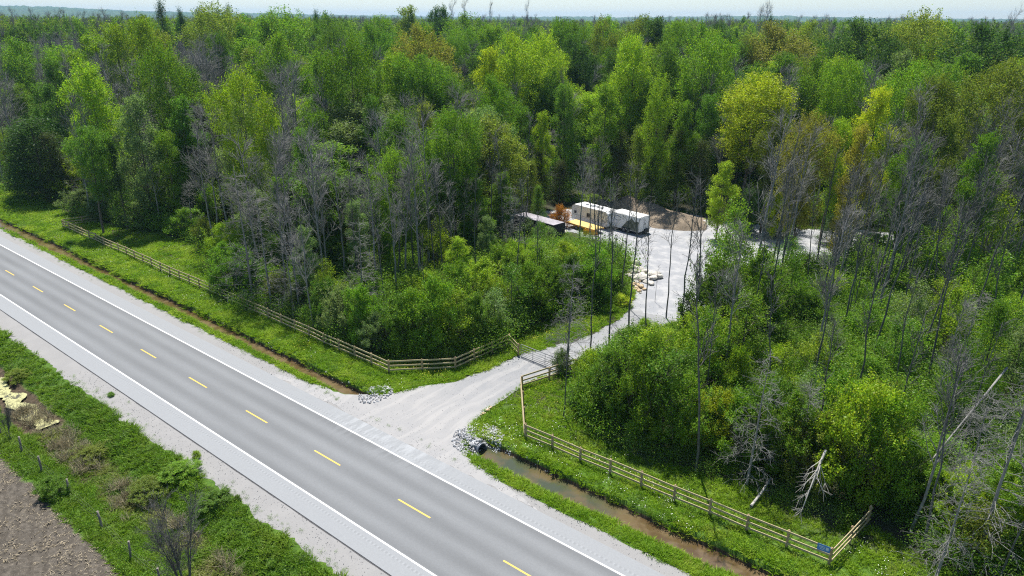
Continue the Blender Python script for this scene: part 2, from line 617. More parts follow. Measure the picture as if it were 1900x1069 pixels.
def asphalt_mat(name="asphalt"):
    m = N(name)
    m.pos()
    f = m.noise(9.0, 6, 0.7)
    g = m.noise(60.0, 3, 0.7)
    big = m.noise(0.25, 4, 0.6, stretch=(0.25, 1.5, 1))
    av = m.math('ABSOLUTE', m.y)
    base = m.ramp(f, [(0.3, (0.196, 0.204, 0.210)), (0.7, (0.228, 0.237, 0.243))])
    # polished wheel paths are paler, the lane middle darker
    lane = m.math('COSINE', m.math('MULTIPLY', m.math('SUBTRACT', av, 0.85), 3.9))
    wob = m.math('MULTIPLY_ADD', m.math('SUBTRACT', big, 0.5), 0.35, m.math('MULTIPLY', lane, 0.085))
    inl = m.math('SUBTRACT', 1.0, m.step(av, 3.25, 3.5))
    mul = m.math('ADD', 0.93, m.math('MULTIPLY', inl, m.math('ADD', wob, -0.13)))
    mul = m.math('ADD', mul, m.math('MULTIPLY', m.math('SUBTRACT', 1.0, inl), 0.28))
    mul = m.math('ADD', mul, m.math('MULTIPLY', m.math('SUBTRACT', g, 0.5), 0.16))
    # milled rumble strip outside each edge line; groove shade and highlight painted in colour
    u = m.math('FRACT', m.math('MULTIPLY', m.x, 3.1))
    rs = m.math('MULTIPLY', m.step(u, 0.45, 0.55), m.math('MULTIPLY', m.step(av, 3.80, 3.83), m.step(av, 4.0, 3.97)))
    u2 = m.math('FRACT', m.math('ADD', m.math('MULTIPLY', m.x, 3.1), 0.45))
    rs2 = m.math('MULTIPLY', m.step(u2, 0.6, 0.7), m.math('MULTIPLY', m.step(av, 3.80, 3.83), m.step(av, 4.0, 3.97)))
    mul = m.math('SUBTRACT', mul, m.math('MULTIPLY', rs, 0.13))
    mul = m.math('ADD', mul, m.math('MULTIPLY', rs2, 0.13))
    # pale dust carried out of the drive
    dx = m.math('ABSOLUTE', m.math('ADD', m.x, 36.0))
    tr = m.noise(1.0, 4, 0.6, stretch=(2.2, 0.5, 1))
    dust = m.math('MULTIPLY', m.math('SUBTRACT', 1.0, m.step(dx, 2, 9)), m.math('MULTIPLY', m.step(m.y, 1.5, 5.2), m.step(tr, 0.42, 0.62)))
    mul = m.math('ADD', mul, m.math('MULTIPLY', dust, 0.35))
    cc = m.n("CombineColor")
    for i in range(3):
        m.t.links.new(mul, cc.inputs[i])
    c = m.mix(1.0, base, cc.outputs[0], 'MULTIPLY')
    m.bump(g, 0.25, 0.01)
    return m.done(c, 0.85)


def gravel_mat(name, a, b, pale, tracks=False):
    m = N(name)
    m.pos()
    f = m.noise(18.0, 5, 0.75)
    big = m.noise(0.5, 5, 0.65)
    c = m.ramp(f, [(0.25, a), (0.75, b)])
    c = m.mix(m.step(big, 0.42, 0.66), c, pale)
    if tracks:
        # pale wheel tracks swinging from the road up the drive
        r1 = m.n("TexNoise")
        mp = m.n("Mapping")
        mp.inputs["Rotation"].default_value = (0, 0, rad(8))
        mp.inputs["Scale"].default_value = (1.5, 0.13, 1)
        wv = m.n("TexNoise")
        wv.inputs["Scale"].default_value = 0.16
        wv.inputs["Detail"].default_value = 2
        m.t.links.new(m.pos(), wv.inputs["Vector"])
        wa = m.n("VectorMath", operation='MULTIPLY_ADD')
        m.t.links.new(wv.outputs["Color"], wa.inputs[0])
        wa.inputs[1].default_value = (2.2, 2.2, 0)
        m.t.links.new(m.pos(), wa.inputs[2])
        m.t.links.new(wa.outputs[0], mp.inputs[0])
        m.t.links.new(mp.outputs[0], r1.inputs["Vector"])
        r1.inputs["Scale"].default_value = 1.0
        r1.inputs["Detail"].default_value = 5
        t = m.math('MULTIPLY', m.step(r1.outputs[0], 0.45, 0.62), m.math('SUBTRACT', 1.0, m.step(m.y, 22, 34)))
        c = m.mix(m.math('MULTIPLY', t, 0.35), c, (0.406, 0.394, 0.378))
        t2 = m.math('SUBTRACT', 1.0, m.step(m.y, 9, 18))
        c = m.mix(m.math('MULTIPLY', t2, 0.35), c, (0.382, 0.367, 0.347))
    m.bump(f, 0.5, 0.03)
    return m.done(c, 0.95)


def strip_edges(x0, x1, y0, y1, step, jit, seed, z, jy0=True, jy1=True):
    xs = np.arange(x0, x1 + step, step)
    j0 = (vnoise(xs * .7, xs * 0, seed) - .5) * jit + (vnoise(xs * 3.1, xs * 0, seed + 1) - .5) * jit * .6
    j1 = (vnoise(xs * .7, xs * 0, seed + 2) - .5) * jit + (vnoise(xs * 3.1, xs * 0, seed + 3) - .5) * jit * .6
    A = np.stack([xs, y0 + (j0 if jy0 else 0 * xs), xs * 0 + z], 1)
    B = np.stack([xs, y1 + (j1 if jy1 else 0 * xs), xs * 0 + z], 1)
    n = len(xs)
    i = np.arange(n - 1)
    F = np.stack([i, i + 1, i + 1 + n, i + n], 1)
    return np.concatenate([A, B]), F


m_gravel = gravel_mat("gravel_shoulder", (0.190, 0.187, 0.182), (0.320, 0.315, 0.307), (0.275, 0.270, 0.262))
m_drive = gravel_mat("crushed_limestone", (0.175, 0.180, 0.186), (0.305, 0.311, 0.320), (0.275, 0.276, 0.278), True)
g = Geo()
X0, X1 = -800, 60
g.add(*strip_edges(-170, -42, 4.9, 6.3, .25, .35, 31, 0.008, False, True))
g.add(*strip_edges(-42, X1, 4.9, 5.9, .25, .3, 35, 0.008, False, True))
V, F = strip_edges(-170, X1, -6.9, -4.9, .25, .5, 41, 0.008, True, False)
g.add(V, F)
g.add(*strip_edges(X0, -170, 4.9, 6.4, 40, 0, 1, 0.008, False, False))
g.add(*strip_edges(X0, -170, -6.9, -4.9, 40, 0, 1, 0.008, False, False))
tag(obj("road_shoulder", g, m_gravel), kind='structure')
# asphalt slab with its small drop at the edge
g = Geo()
g.box(((X0 + X1) / 2, -0.02, -0.01), (X1 - X0, 9.94, 0.11))
tag(obj("road", g, asphalt_mat()), kind='structure')
m_seam = simple("dark_asphalt_seam", (0.06, 0.06, 0.062), 0.8, var=.4, scale=5)
g = Geo()
g.add(*strip_edges(-170, X1, -5.07, -4.975, .3, .03, 52, 0.013))
tag(obj("road_edge_seam", g, m_seam), kind='structure')


def paint(name, col):
    m = N(name)
    m.pos()
    f = m.noise(7.0, 5, 0.7)
    c = m.ramp(f, [(0.25, tuple(x * .8 for x in col)), (0.5, col)])
    c = m.mix(m.math('MULTIPLY', m.step(m.noise(26.0, 4, 0.8), 0.55, 0.66), 0.7), c, (0.22, 0.225, 0.23))
    return m.done(c, 0.6)


g = Geo()
for yy in (3.42, -3.42):
    g.add([(X0, yy - .06, .050), (X1, yy - .06, .050), (X1, yy + .06, .050), (X0, yy + .06, .050)], [[0, 1, 2, 3]])
tag(obj("road_edge_lines", g, paint("white_road_paint", (0.80, 0.80, 0.79))), kind='structure')
g = Geo()
c0 = G(476, 774)[0]
k = -20
while c0 + 9.08 * k < X1:
    x = c0 + 9.08 * k
    g.add([(x - 1.5, -.06, .050), (x + 1.5, -.06, .050), (x + 1.5, .06, .050), (x - 1.5, .06, .050)], [[0, 1, 2, 3]])
    k += 1
tag(obj("road_centre_line", g, paint("yellow_road_paint", (0.72, 0.47, 0.09))), kind='structure')


def poly_sheet(name, poly, z, mat, seed, jit=0.35, step=0.35):
    P = [np.array(p, float) for p in poly]
    out = []
    for i in range(len(P)):
        a, b = P[i], P[(i + 1) % len(P)]
        L = np.linalg.norm(b - a)
        k = max(1, int(L / step))
        nrm = np.array([-(b - a)[1], (b - a)[0]]) / L
        for t in range(k):
            p = a + (b - a) * t / k
            j = (vnoise(p[0] * .8, p[1] * .8, seed) - .5) * jit * 1.2 + (vnoise(p[0] * 3, p[1] * 3, seed + 1) - .5) * jit
            out.append(p + nrm * j)
    from mathutils.geometry import tessellate_polygon
    tris = tessellate_polygon([[Vector((p[0], p[1], 0)) for p in out]])
    V = [(p[0], p[1], z) for p in out]
    g = Geo().add(V, np.array(tris))
    o = obj(name, g, mat)
    o.data.validate()
    bm = bmesh.new()
    bm.from_mesh(o.data)
    for f in bm.faces:
        if f.normal.z < 0:
            f.normal_flip()
    bm.to_mesh(o.data)
    bm.free()
    return tag(o, kind='structure')


poly_sheet("driveway", DRIVE, 0.016, m_drive, 61)
poly_sheet("gravel_yard", YARD, 0.022, gravel_mat("yard_gravel", (0.230, 0.238, 0.255), (0.323, 0.332, 0.348), (0.383, 0.383, 0.387)), 67, .8)


# ------------------------------------------------------------------ water
def water_mat(name, deep, shallow, alg=None):
    m = N(name)
    m.pos()
    n1 = m.noise(0.6, 4, 0.6)
    c = m.mix(m.step(n1, 0.4, 0.62), deep, shallow)
    if alg:
        n2 = m.noise(2.2, 5, 0.7)
        c = m.mix(m.step(n2, 0.44, 0.50), c, alg)
        c = m.mix(m.step(m.noise(9.0, 4, 0.7), 0.55, 0.62), c, deep)
    m.bump(m.noise(7.0, 3, 0.5), 0.12, 0.02)
    m.b.inputs["Specular IOR Level"].default_value = 0.5
    return m.done(c, 0.08 if not alg else 0.6)


g = Geo()
g.add(*strip_edges(-31.5, X1, 6.4, 10.0, 2, 0, 1, -0.50, False, False))
g.add(*strip_edges(-400, -42.0, 5.6, 9.2, 2, 0, 1, -0.52, False, False))
mw = N("ditch_water_murky")
mw.pos()
gb = mw.mix(mw.step(mw.noise(0.5, 3), 0.38, 0.6), (0.055, 0.065, 0.035), (0.11, 0.085, 0.040))
br = mw.mix(mw.step(mw.noise(0.8, 4), 0.4, 0.62), (0.085, 0.055, 0.025), (0.14, 0.10, 0.055))
tq = mw.math('MULTIPLY', mw.step(mw.x, -32.5, -30), mw.math('SUBTRACT', 1.0, mw.step(mw.x, -22, -15)))
mw.bump(mw.noise(5.0, 3, 0.5), 0.10, 0.02)
mw.b.inputs["Specular IOR Level"].default_value = 0.5
tag(obj("ditch_water", g, mw.done(mw.mix(tq, br, gb), 0.12)), kind='structure')
g = Geo()
g.add(*strip_edges(-150, -59.8, -11.5, -10.1, .35, .8, 71, -0.80))
tag(obj("channel_water", g, water_mat("algae_covered_water", (0.05, 0.045, 0.02), (0.24, 0.23, 0.08), (0.40, 0.39, 0.17))), kind='structure')

# ------------------------------------------------------------------ vegetation prototypes
def unit(v):
    return v / (np.linalg.norm(v, axis=-1, keepdims=True) + 1e-9)


def sample_on(P, R, idx, t):
    """points, tangents and radii at parameter t on polylines idx"""
    m = P.shape[1]
    s = np.clip(t, 0, 0.9999) * (m - 1)
    i = s.astype(int)
    f = (s - i)[:, None]
    a, b = P[idx, i], P[idx, i + 1]
    return a + (b - a) * f, unit(b - a), R[idx, i] * (1 - f[:, 0]) + R[idx, i + 1] * f[:, 0]


def sprout(P, R, n, rng, t0, t1, length, spread, m=3, rise=0.2, rr=0.55, rmin=0.01, shape=None, wob=0.12):
    """n branches on every polyline; length(t) metres"""
    k = P.shape[0]
    idx = np.repeat(np.arange(k), n)
    t = rng.uniform(t0, t1, k * n)
    p, T, r = sample_on(P, R, idx, t)
    side = unit(np.cross(T, rng.normal(size=T.shape)))
    d = unit(T * math.cos(spread) + side * math.sin(spread) * rng.uniform(.7, 1.25, (len(t), 1)))
    L = length(t) * rng.uniform(.6, 1.25, k * n)
    out = [p]
    step = (L / (m - 1))[:, None]
    for j in range(m - 1):
        out.append(out[-1] + d * step)
        d = unit(d + rng.normal(size=d.shape) * wob + np.array([0, 0, rise]))
    r0 = np.maximum(r * rr, rmin)
    Rn = r0[:, None] * np.linspace(1, .35, m)[None]
    return np.stack(out, 1), np.maximum(Rn, rmin * .6)


def trunk_line(H, r, rng, lean=0.02, m=8, wob=0.012, top=0.2):
    z = np.linspace(0, 1, m)
    off = np.cumsum(rng.normal(size=(m, 2)) * wob * H / 3, axis=0)
    off -= off[0]
    P = np.stack([off[:, 0] + lean * H * z ** 1.5, off[:, 1], z * H], 1)
    return P[None], (r * (1 - (1 - top) * z ** .8))[None]


def proto_leafy(seed, H=22, R=3.9, base=0.22, lobes=15, shoots=42, nl=42, leaf=0.215, kind='oval', dens=1.0):
    rng = np.random.default_rng(seed)
    T, TR = trunk_line(H * .9, H * .0105, rng, 0.01)
    gt = Geo().tubes(T, TR, 7)
    cs, rs = [], []
    for i in range(lobes):
        t = (i + .5) / lobes
        z = base + (1 - base) * t
        if kind == 'oval':
            env = math.sin(math.pi * min(1, (t * .92 + .1)) ** .85) ** .55
        elif kind == 'vase':
            env = 0.35 + 0.75 * t ** .8 if t < .8 else .95 - (t - .8) * 2.2
        else:
            env = math.sin(math.pi * min(1, t * .9 + .12)) ** .5
        a = i * 2.399 + rng.uniform(-.5, .5)
        rr = R * max(env, .2) * rng.uniform(.40, .86)
        z += rng.uniform(-.035, .035)
        if i == lobes - 1:
            rr *= .2
        cs.append([math.cos(a) * rr, math.sin(a) * rr, H * z * .97 - R * .15])
        rs.append(R * rng.uniform(.26, .54) * (0.75 + .35 * env))
    cs, rs = np.array(cs), np.array(rs)
    cs[:, :2] += np.interp(cs[:, 2], T[0, :, 2], T[0, :, 0])[:, None] * np.array([1, 0])
    # limbs to the lobes
    zb = np.clip(cs[:, 2] - np.hypot(cs[:, 0], cs[:, 1]) * 1.3 - 1.0, H * base * .55, H * .85)
    t = zb / (H * .9)
    p0, _, r0 = sample_on(T, TR, np.zeros(len(cs), int), t)
    mid = (p0 + cs) / 2 + np.array([0, 0, -.3]) + rng.normal(size=cs.shape) * .25
    L1 = np.stack([p0, mid, cs], 1)
    R1 = np.maximum(r0 * .5, .035)[:, None] * np.array([1, .7, .4])
    gt.tubes(L1, R1, 5)
    L2, R2 = sprout(L1, R1, 6, rng, .35, 1, lambda t: 1.9 + 0 * t, .7, 3, .25, .6, .02)
    gt.tubes(L2, R2, 3)
    # shoots carrying leaves
    C = []
    for c, r in zip(cs, rs):
        n = int(shoots * (r / (R * .43)) ** 1.6)
        d = unit(rng.normal(size=(n, 3)) + np.array([c[0], c[1], 0]) / R * .6 + np.array([0, 0, .35]))
        p = c + d * r * rng.uniform(.45, 1.0, (n, 1)) * np.array([1.05, 1.05, .95])
        sd = unit(d * .7 + np.array([0, 0, .9]) + rng.normal(size=d.shape) * .25)
        Ls = rng.uniform(.5, 1.25, (n, 1)) * (.75 + R * .09)
        u = rng.uniform(-.35, 1, (n, nl, 1))
        q = p[:, None] + sd[:, None] * Ls[:, None] * u + rng.normal(size=(n, nl, 3)) * (.16 + .12 * (1 - np.abs(u))) * (0.8 + R * .06)
        C.append(q.reshape(-1, 3))
    C = np.concatenate(C)
    gc = Geo().leaves(C, leaf, rng, 0, .45)
    return gt, gc


def proto_cedar(seed, H=12, R=2.2, n=13000, leaf=.17, blunt=.55):
    rng = np.random.default_rng(seed)
    T, TR = trunk_line(H * .95, H * .012, rng, 0, wob=.006)
    gt = Geo().tubes(T, TR, 6)
    B, BR = sprout(T, TR, 70, rng, .12, .97, lambda t: R * (1 - t) ** blunt * .9 + .3, 1.35, 3, .05, .3, .015)
    gt.tubes(B, BR, 3)
    k = 230
    t = rng.uniform(.06, 1, k) ** .9
    a = rng.uniform(0, 6.283, k)
    rr = R * np.clip((1 - t), 0.02, 1) ** blunt * rng.uniform(.55, 1, k) * np.minimum(1, t * 4 + .55)
    c = np.stack([np.cos(a) * rr, np.sin(a) * rr, t * H], 1)
    per = n // k
    out = unit(np.stack([np.cos(a), np.sin(a), 0 * a + .5], 1))
    q = c[:, None] + out[:, None] * rng.uniform(-.6, .5, (k, per, 1)) + rng.normal(size=(k, per, 3)) * np.array([.26, .26, .34])
    gc = Geo().leaves(q.reshape(-1, 3), leaf, rng, 0, .3, .4)
    return gt, gc


def proto_shrub(seed, H=4, R=2.2, n=9500, leaf=.145, lob=16, rag=0.0):
    rng = np.random.default_rng(seed)
    k = 9
    a = rng.uniform(0, 6.28, k)
    d = unit(np.stack([np.cos(a) * .45, np.sin(a) * .45, 1 + 0 * a], 1))
    p0 = np.stack([np.cos(a) * .2, np.sin(a) * .2, 0 * a - .1], 1)
    P = np.stack([p0, p0 + d * H * .35, p0 + d * H * .6 + np.array([0, 0, .2])], 1)
    Rr = np.full((k, 3), .05) * np.array([1, .7, .4])
    gt = Geo().tubes(P, Rr, 4)
    B, BR = sprout(P, Rr, 7, rng, .3, 1, lambda t: H * .35 + 0 * t, .6, 3, .15, .5, .012)
    gt.tubes(B, BR, 3)
    C = []
    for i in range(lob):
        t = (i + .5) / lob
        z = H * (.12 + .80 * t)
        env = math.sin(math.pi * min(1, t * .8 + .22)) ** .6
        aa = i * 2.399 + rng.uniform(-.4, .4)
        rr = R * env * rng.uniform(.35, .8 + .3 * rag)
        c = np.array([math.cos(aa) * rr, math.sin(aa) * rr, z * (1 + rag * rng.uniform(-.25, .18))])
        r = R * rng.uniform(.28 - .1 * rag, .5 - .12 * rag)
        ns = 26
        dd = unit(rng.normal(size=(ns, 3)) + np.array([c[0], c[1], .5 * R]) / R * .6)
        p = c + dd * r * rng.uniform(.4, 1, (ns, 1))
        sd = unit(dd * .6 + np.array([0, 0, .9]) + rng.normal(size=dd.shape) * .3)
        nl = n // (lob * ns)
        u = rng.uniform(-.3, 1, (ns, nl, 1))
        q = p[:, None] + sd[:, None] * rng.uniform(.3, .8, (ns, 1, 1)) * u + rng.normal(size=(ns, nl, 3)) * .13
        C.append(q.reshape(-1, 3))
    if rag:      # long shoots standing clear of the mass
        k = 46
        a = rng.uniform(0, 6.28, k)
        rr = R * np.sqrt(rng.uniform(0, 1, k)) * .95
        p = np.stack([np.cos(a) * rr, np.sin(a) * rr, H * rng.uniform(.45, .88, k)], 1)
        d = unit(np.stack([np.cos(a) * .45, np.sin(a) * .45, 1 + 0 * a], 1) + rng.normal(size=(k, 3)) * .2)
        L = rng.uniform(.6, 1.5, (k, 1))
        gt.tubes(np.stack([p - d * .4, p + d * L], 1), np.full((k, 2), .016) * np.array([1, .5]), 3)
        q = p[:, None] + d[:, None] * L[:, None] * rng.uniform(0, 1, (k, 46, 1)) + rng.normal(size=(k, 46, 3)) * .11
        C.append(q.reshape(-1, 3))
    C = np.concatenate(C)
    C[:, 2] = np.maximum(C[:, 2], .05)
    return gt, Geo().leaves(C, leaf, rng, 0, .45)


def proto_bare(seed, H=19, kind='ash'):
    rng = np.random.default_rng(seed)
    lean = rng.uniform(-.05, .05)
    if kind == 'ash':       # tall dead hardwood, ascending limbs and a haze of twigs
        T, TR = trunk_line(H, H * .0095, rng, lean, 10, .016, .16)
        gt = Geo().tubes(T, TR, 7)
        B, BR = sprout(T, TR, 20, rng, .40, .98, lambda t: H * .25 * (1.15 - t) + .8, .58, 4, .24, .55, .034)
        gb = Geo().tubes(B, BR, 4)
        C, CR = sprout(B, BR, 6, rng, .2, 1, lambda t: 1.9 * (1.25 - t), .6, 3, .15, .6, .024)
        gb.tubes(C, CR, 3)
        D, DR = sprout(C, CR, 3, rng, .15, 1, lambda t: 1.0 + 0 * t, .6, 2, .1, .7, .015)
        gb.tubes(D, DR, 3)
    elif kind == 'pole':    # slim straight stem, few short side branches near the top
        T, TR = trunk_line(H, H * .0062, rng, lean, 10, .016, .28)
        gt = Geo().tubes(T, TR, 6)
        B, BR = sprout(T, TR, 13, rng, .5, 1, lambda t: 2.0 * (1.2 - t) + .5, .48, 4, .3, .5, .024)
        gb = Geo().tubes(B, BR, 3)
        C, CR = sprout(B, BR, 4, rng, .3, 1, lambda t: .95 + 0 * t, .6, 3, .1, .6, .016)
        gb.tubes(C, CR, 3)
        D, DR = sprout(C, CR, 2, rng, .3, 1, lambda t: .5 + 0 * t, .6, 2, .1, .7, .013)
        gb.tubes(D, DR, 3)
    elif kind == 'spruce':  # dead conifer, tiers of thin drooping branches down the stem
        T, TR = trunk_line(H, H * .011, rng, lean * .6, 8, .006, .08)
        gt = Geo().tubes(T, TR, 7)
        B, BR = sprout(T, TR, 80, rng, .06, .98, lambda t: 2.7 * (1.02 - t) ** .7 + .3, 1.5, 4, -.08, .25, .02)
        gb = Geo().tubes(B, BR, 3)
        C, CR = sprout(B, BR, 5, rng, .2, 1, lambda t: .7 + 0 * t, .8, 2, -.15, .6, .014)
        gb.tubes(C, CR, 3)
        D, DR = sprout(C, CR, 2, rng, .3, 1, lambda t: .35 + 0 * t, .7, 2, -.1, .7, .011)
        gb.tubes(D, DR, 3)
    else:                   # several stems from the ground
        k = 7
        a = rng.uniform(0, 6.28, k)
        d = unit(np.stack([np.cos(a) * .3, np.sin(a) * .3, 1 + 0 * a], 1))
        p0 = np.stack([np.cos(a) * .14, np.sin(a) * .14, 0 * a], 1)
        P = np.stack([p0, p0 + d * H * .35, p0 + d * H * .62 + np.array([0, 0, .1]), p0 + d * H * .92], 1)
        Rr = H * .0115 * np.array([1, .75, .5, .2])[None] * rng.uniform(.7, 1.2, (k, 1))
        gt = Geo().tubes(P, Rr, 5)
        B, BR = sprout(P, Rr, 11, rng, .25, 1, lambda t: H * .26 + 0 * t, .45, 3, .25, .55, .017)
        gb = Geo().tubes(B, BR, 3)
        C, CR = sprout(B, BR, 7, rng, .15, 1, lambda t: H * .13 + 0 * t, .55, 3, .1, .6, .010)
        gb.tubes(C, CR, 3)
        D, DR = sprout(C, CR, 3, rng, .2, 1, lambda t: H * .06 + 0 * t, .55, 2, .1, .6, .008)
        gb.tubes(D, DR, 3)
    return gt, gb


print("protos")
LEAFY = []
specs = [('oval', 22, 3.9, .25, 15), ('oval', 23, 4.4, .30, 18), ('vase', 22, 4.2, .28, 15), ('oval', 21, 3.2, .18, 14), ('vase', 23, 3.6, .36, 13), ('round', 20, 4.6, .30, 18), ('oval', 24, 3.4, .32, 14), ('round', 20, 5.4, .34, 24), ('round', 22, 5.0, .40, 20), ('vase', 20, 5.2, .34, 22), ('vase', 24, 4.8, .42, 18), ('round', 18, 4.4, .22, 20)]
for i, (k, H, R, b, lo) in enumerate(specs):
    gt, gc = proto_leafy(100 + i, H, R, b, lo, kind=k)
    LEAFY.append((gt.mesh("leafy_trunk", [MAT['bark']]), gc.mesh("leafy_crown", [MAT['leaf']]), H, R))
SAP = []
for i in range(3):
    gt, gc = proto_leafy(150 + i, 8.5, 1.9, .14, 9, shoots=24, nl=26, leaf=.17, kind='oval')
    SAP.append((gt.mesh("sapling_trunk", [MAT['bark']]), gc.mesh("sapling_crown", [MAT['leaf']]), 8.5, 1.9))
CEDAR = []
for i in range(3):
    gt, gc = proto_cedar(200 + i, 12, 2.2, blunt=(.5, .7, .4)[i])
    CEDAR.append((gt.mesh("cedar_trunk", [MAT['bark']]), gc.mesh("cedar_crown", [MAT['leaf']]), 12, 2.2))
SHRUB = []
for i in range(5):
    gt, gc = proto_shrub(250 + i, 4, 2.0)
    SHRUB.append((gt.mesh("shrub_stems", [MAT['bark']]), gc.mesh("shrub_leaves", [MAT['leaf']]), 4, 2.2))
BIG = []
for i in range(5):
    gt, gc = proto_shrub(270 + i, 6.6, 2.6, n=21000, leaf=.15, lob=20 + 2 * i, rag=1.0)
    BIG.append((gt.mesh("shrub_stems", [MAT['bark']]), gc.mesh("shrub_leaves", [MAT['leaf']]), 6.6, 2.9))
BARE = {}
for k, n, H in (('ash', 5, 19), ('pole', 5, 15), ('spruce', 3, 13), ('multi', 2, 5)):
    BARE[k] = []
    for i in range(n):
        gt, gb = proto_bare(300 + 17 * len(BARE) + i, H, k)
        BARE[k].append((gt.mesh("bare_trunk", [MAT['darkpole' if k in ('pole', 'multi') else 'deadwood']]), gb.mesh("bare_branches", [MAT['darktwig' if k in ('pole', 'multi') else 'twig']]), H, 3))

CAPS = [(915, 950, 436), (950, 985, 446), (985, 1010, 456), (1010, 1080, 452), (1080, 1130, 468), (1130, 1165, 500), (1165, 1235, 568)]

CAPS2 = [(1075, 1110, 655), (1110, 1150, 636), (1150, 1190, 612), (1190, 1240, 582)]


def cap_height(x, y, H, r=1.8):
    """keep growth in front of the yard low enough to see the yard, as it is in the place"""
    X, Y, f = project((x, y, 0))
    D = math.hypot(x, y + 25.73)
    if D > 101 or D < 44:
        return H
    for a, b, row in (CAPS if D > 66 else CAPS2):
        if a <= X < b and Y > row:
            H = min(H, TP(X, row, D)[2])
    return H


TREES = []      # every individual plant, labelled at the end


def plant(kind, proto, x, y, H, width=None, color=None, rz=None, lean=None, label=None, cname='', zone=None, group=None):
    T, Cm, H0, R0 = proto
    s = H / H0
    sw = s if width is None else width / (2 * R0)
    z = float(height(x, y)) - .05
    name = {'tree': 'leafy_tree', 'sap': 'leafy_sapling', 'cedar': 'cedar_tree', 'shrub': 'shrub', 'bare': 'bare_tree'}[kind]
    o = bpy.data.objects.new(name, None)
    COL.objects.link(o)
    rz = random.uniform(0, 6.283) if rz is None else rz
    lx, ly = lean if lean else (random.gauss(0, .012), random.gauss(0, .012))
    o.matrix_world = Matrix.Translation((x, y, z)) @ Matrix.Rotation(lx, 4, 'X') @ Matrix.Rotation(ly, 4, 'Y') @ Matrix.Rotation(rz, 4, 'Z') @ Matrix.Diagonal((sw, sw, s, 1))
    a = bpy.data.objects.new('stems' if kind == 'shrub' else 'trunk', T)
    b = bpy.data.objects.new({'bare': 'branches', 'shrub': 'foliage'}.get(kind, 'crown'), Cm)
    for c in (a, b):
        COL.objects.link(c)
        c.parent = o
    if color:
        j = random.uniform(.74, 1.2)
        b.color = (color[0] * j * random.uniform(.93, 1.07), color[1] * j, color[2] * j, 1)
    TREES.append(dict(o=o, kind=kind, x=x, y=y, H=H, c=cname, label=label, zone=zone))
    return o


random.seed(7)
rngP = np.random.default_rng(11)
COLS = dict(lime=C_LIME, yellow=C_YEL, green=C_GREEN, mid=C_MID, dark=C_DARK, olive=C_OLIVE, gold=C_GOLD, bronze=C_BRONZE, grey=C_GREY, cedar=C_CEDAR, orange=C_ORANGE)
CN = dict(lime='lime green', yellow='yellow-green', green='bright green', mid='mid green', dark='dark green', olive='olive green', gold='dull golden', bronze='olive-brown', grey='grey-green', cedar='brownish', orange='orange-leaved')

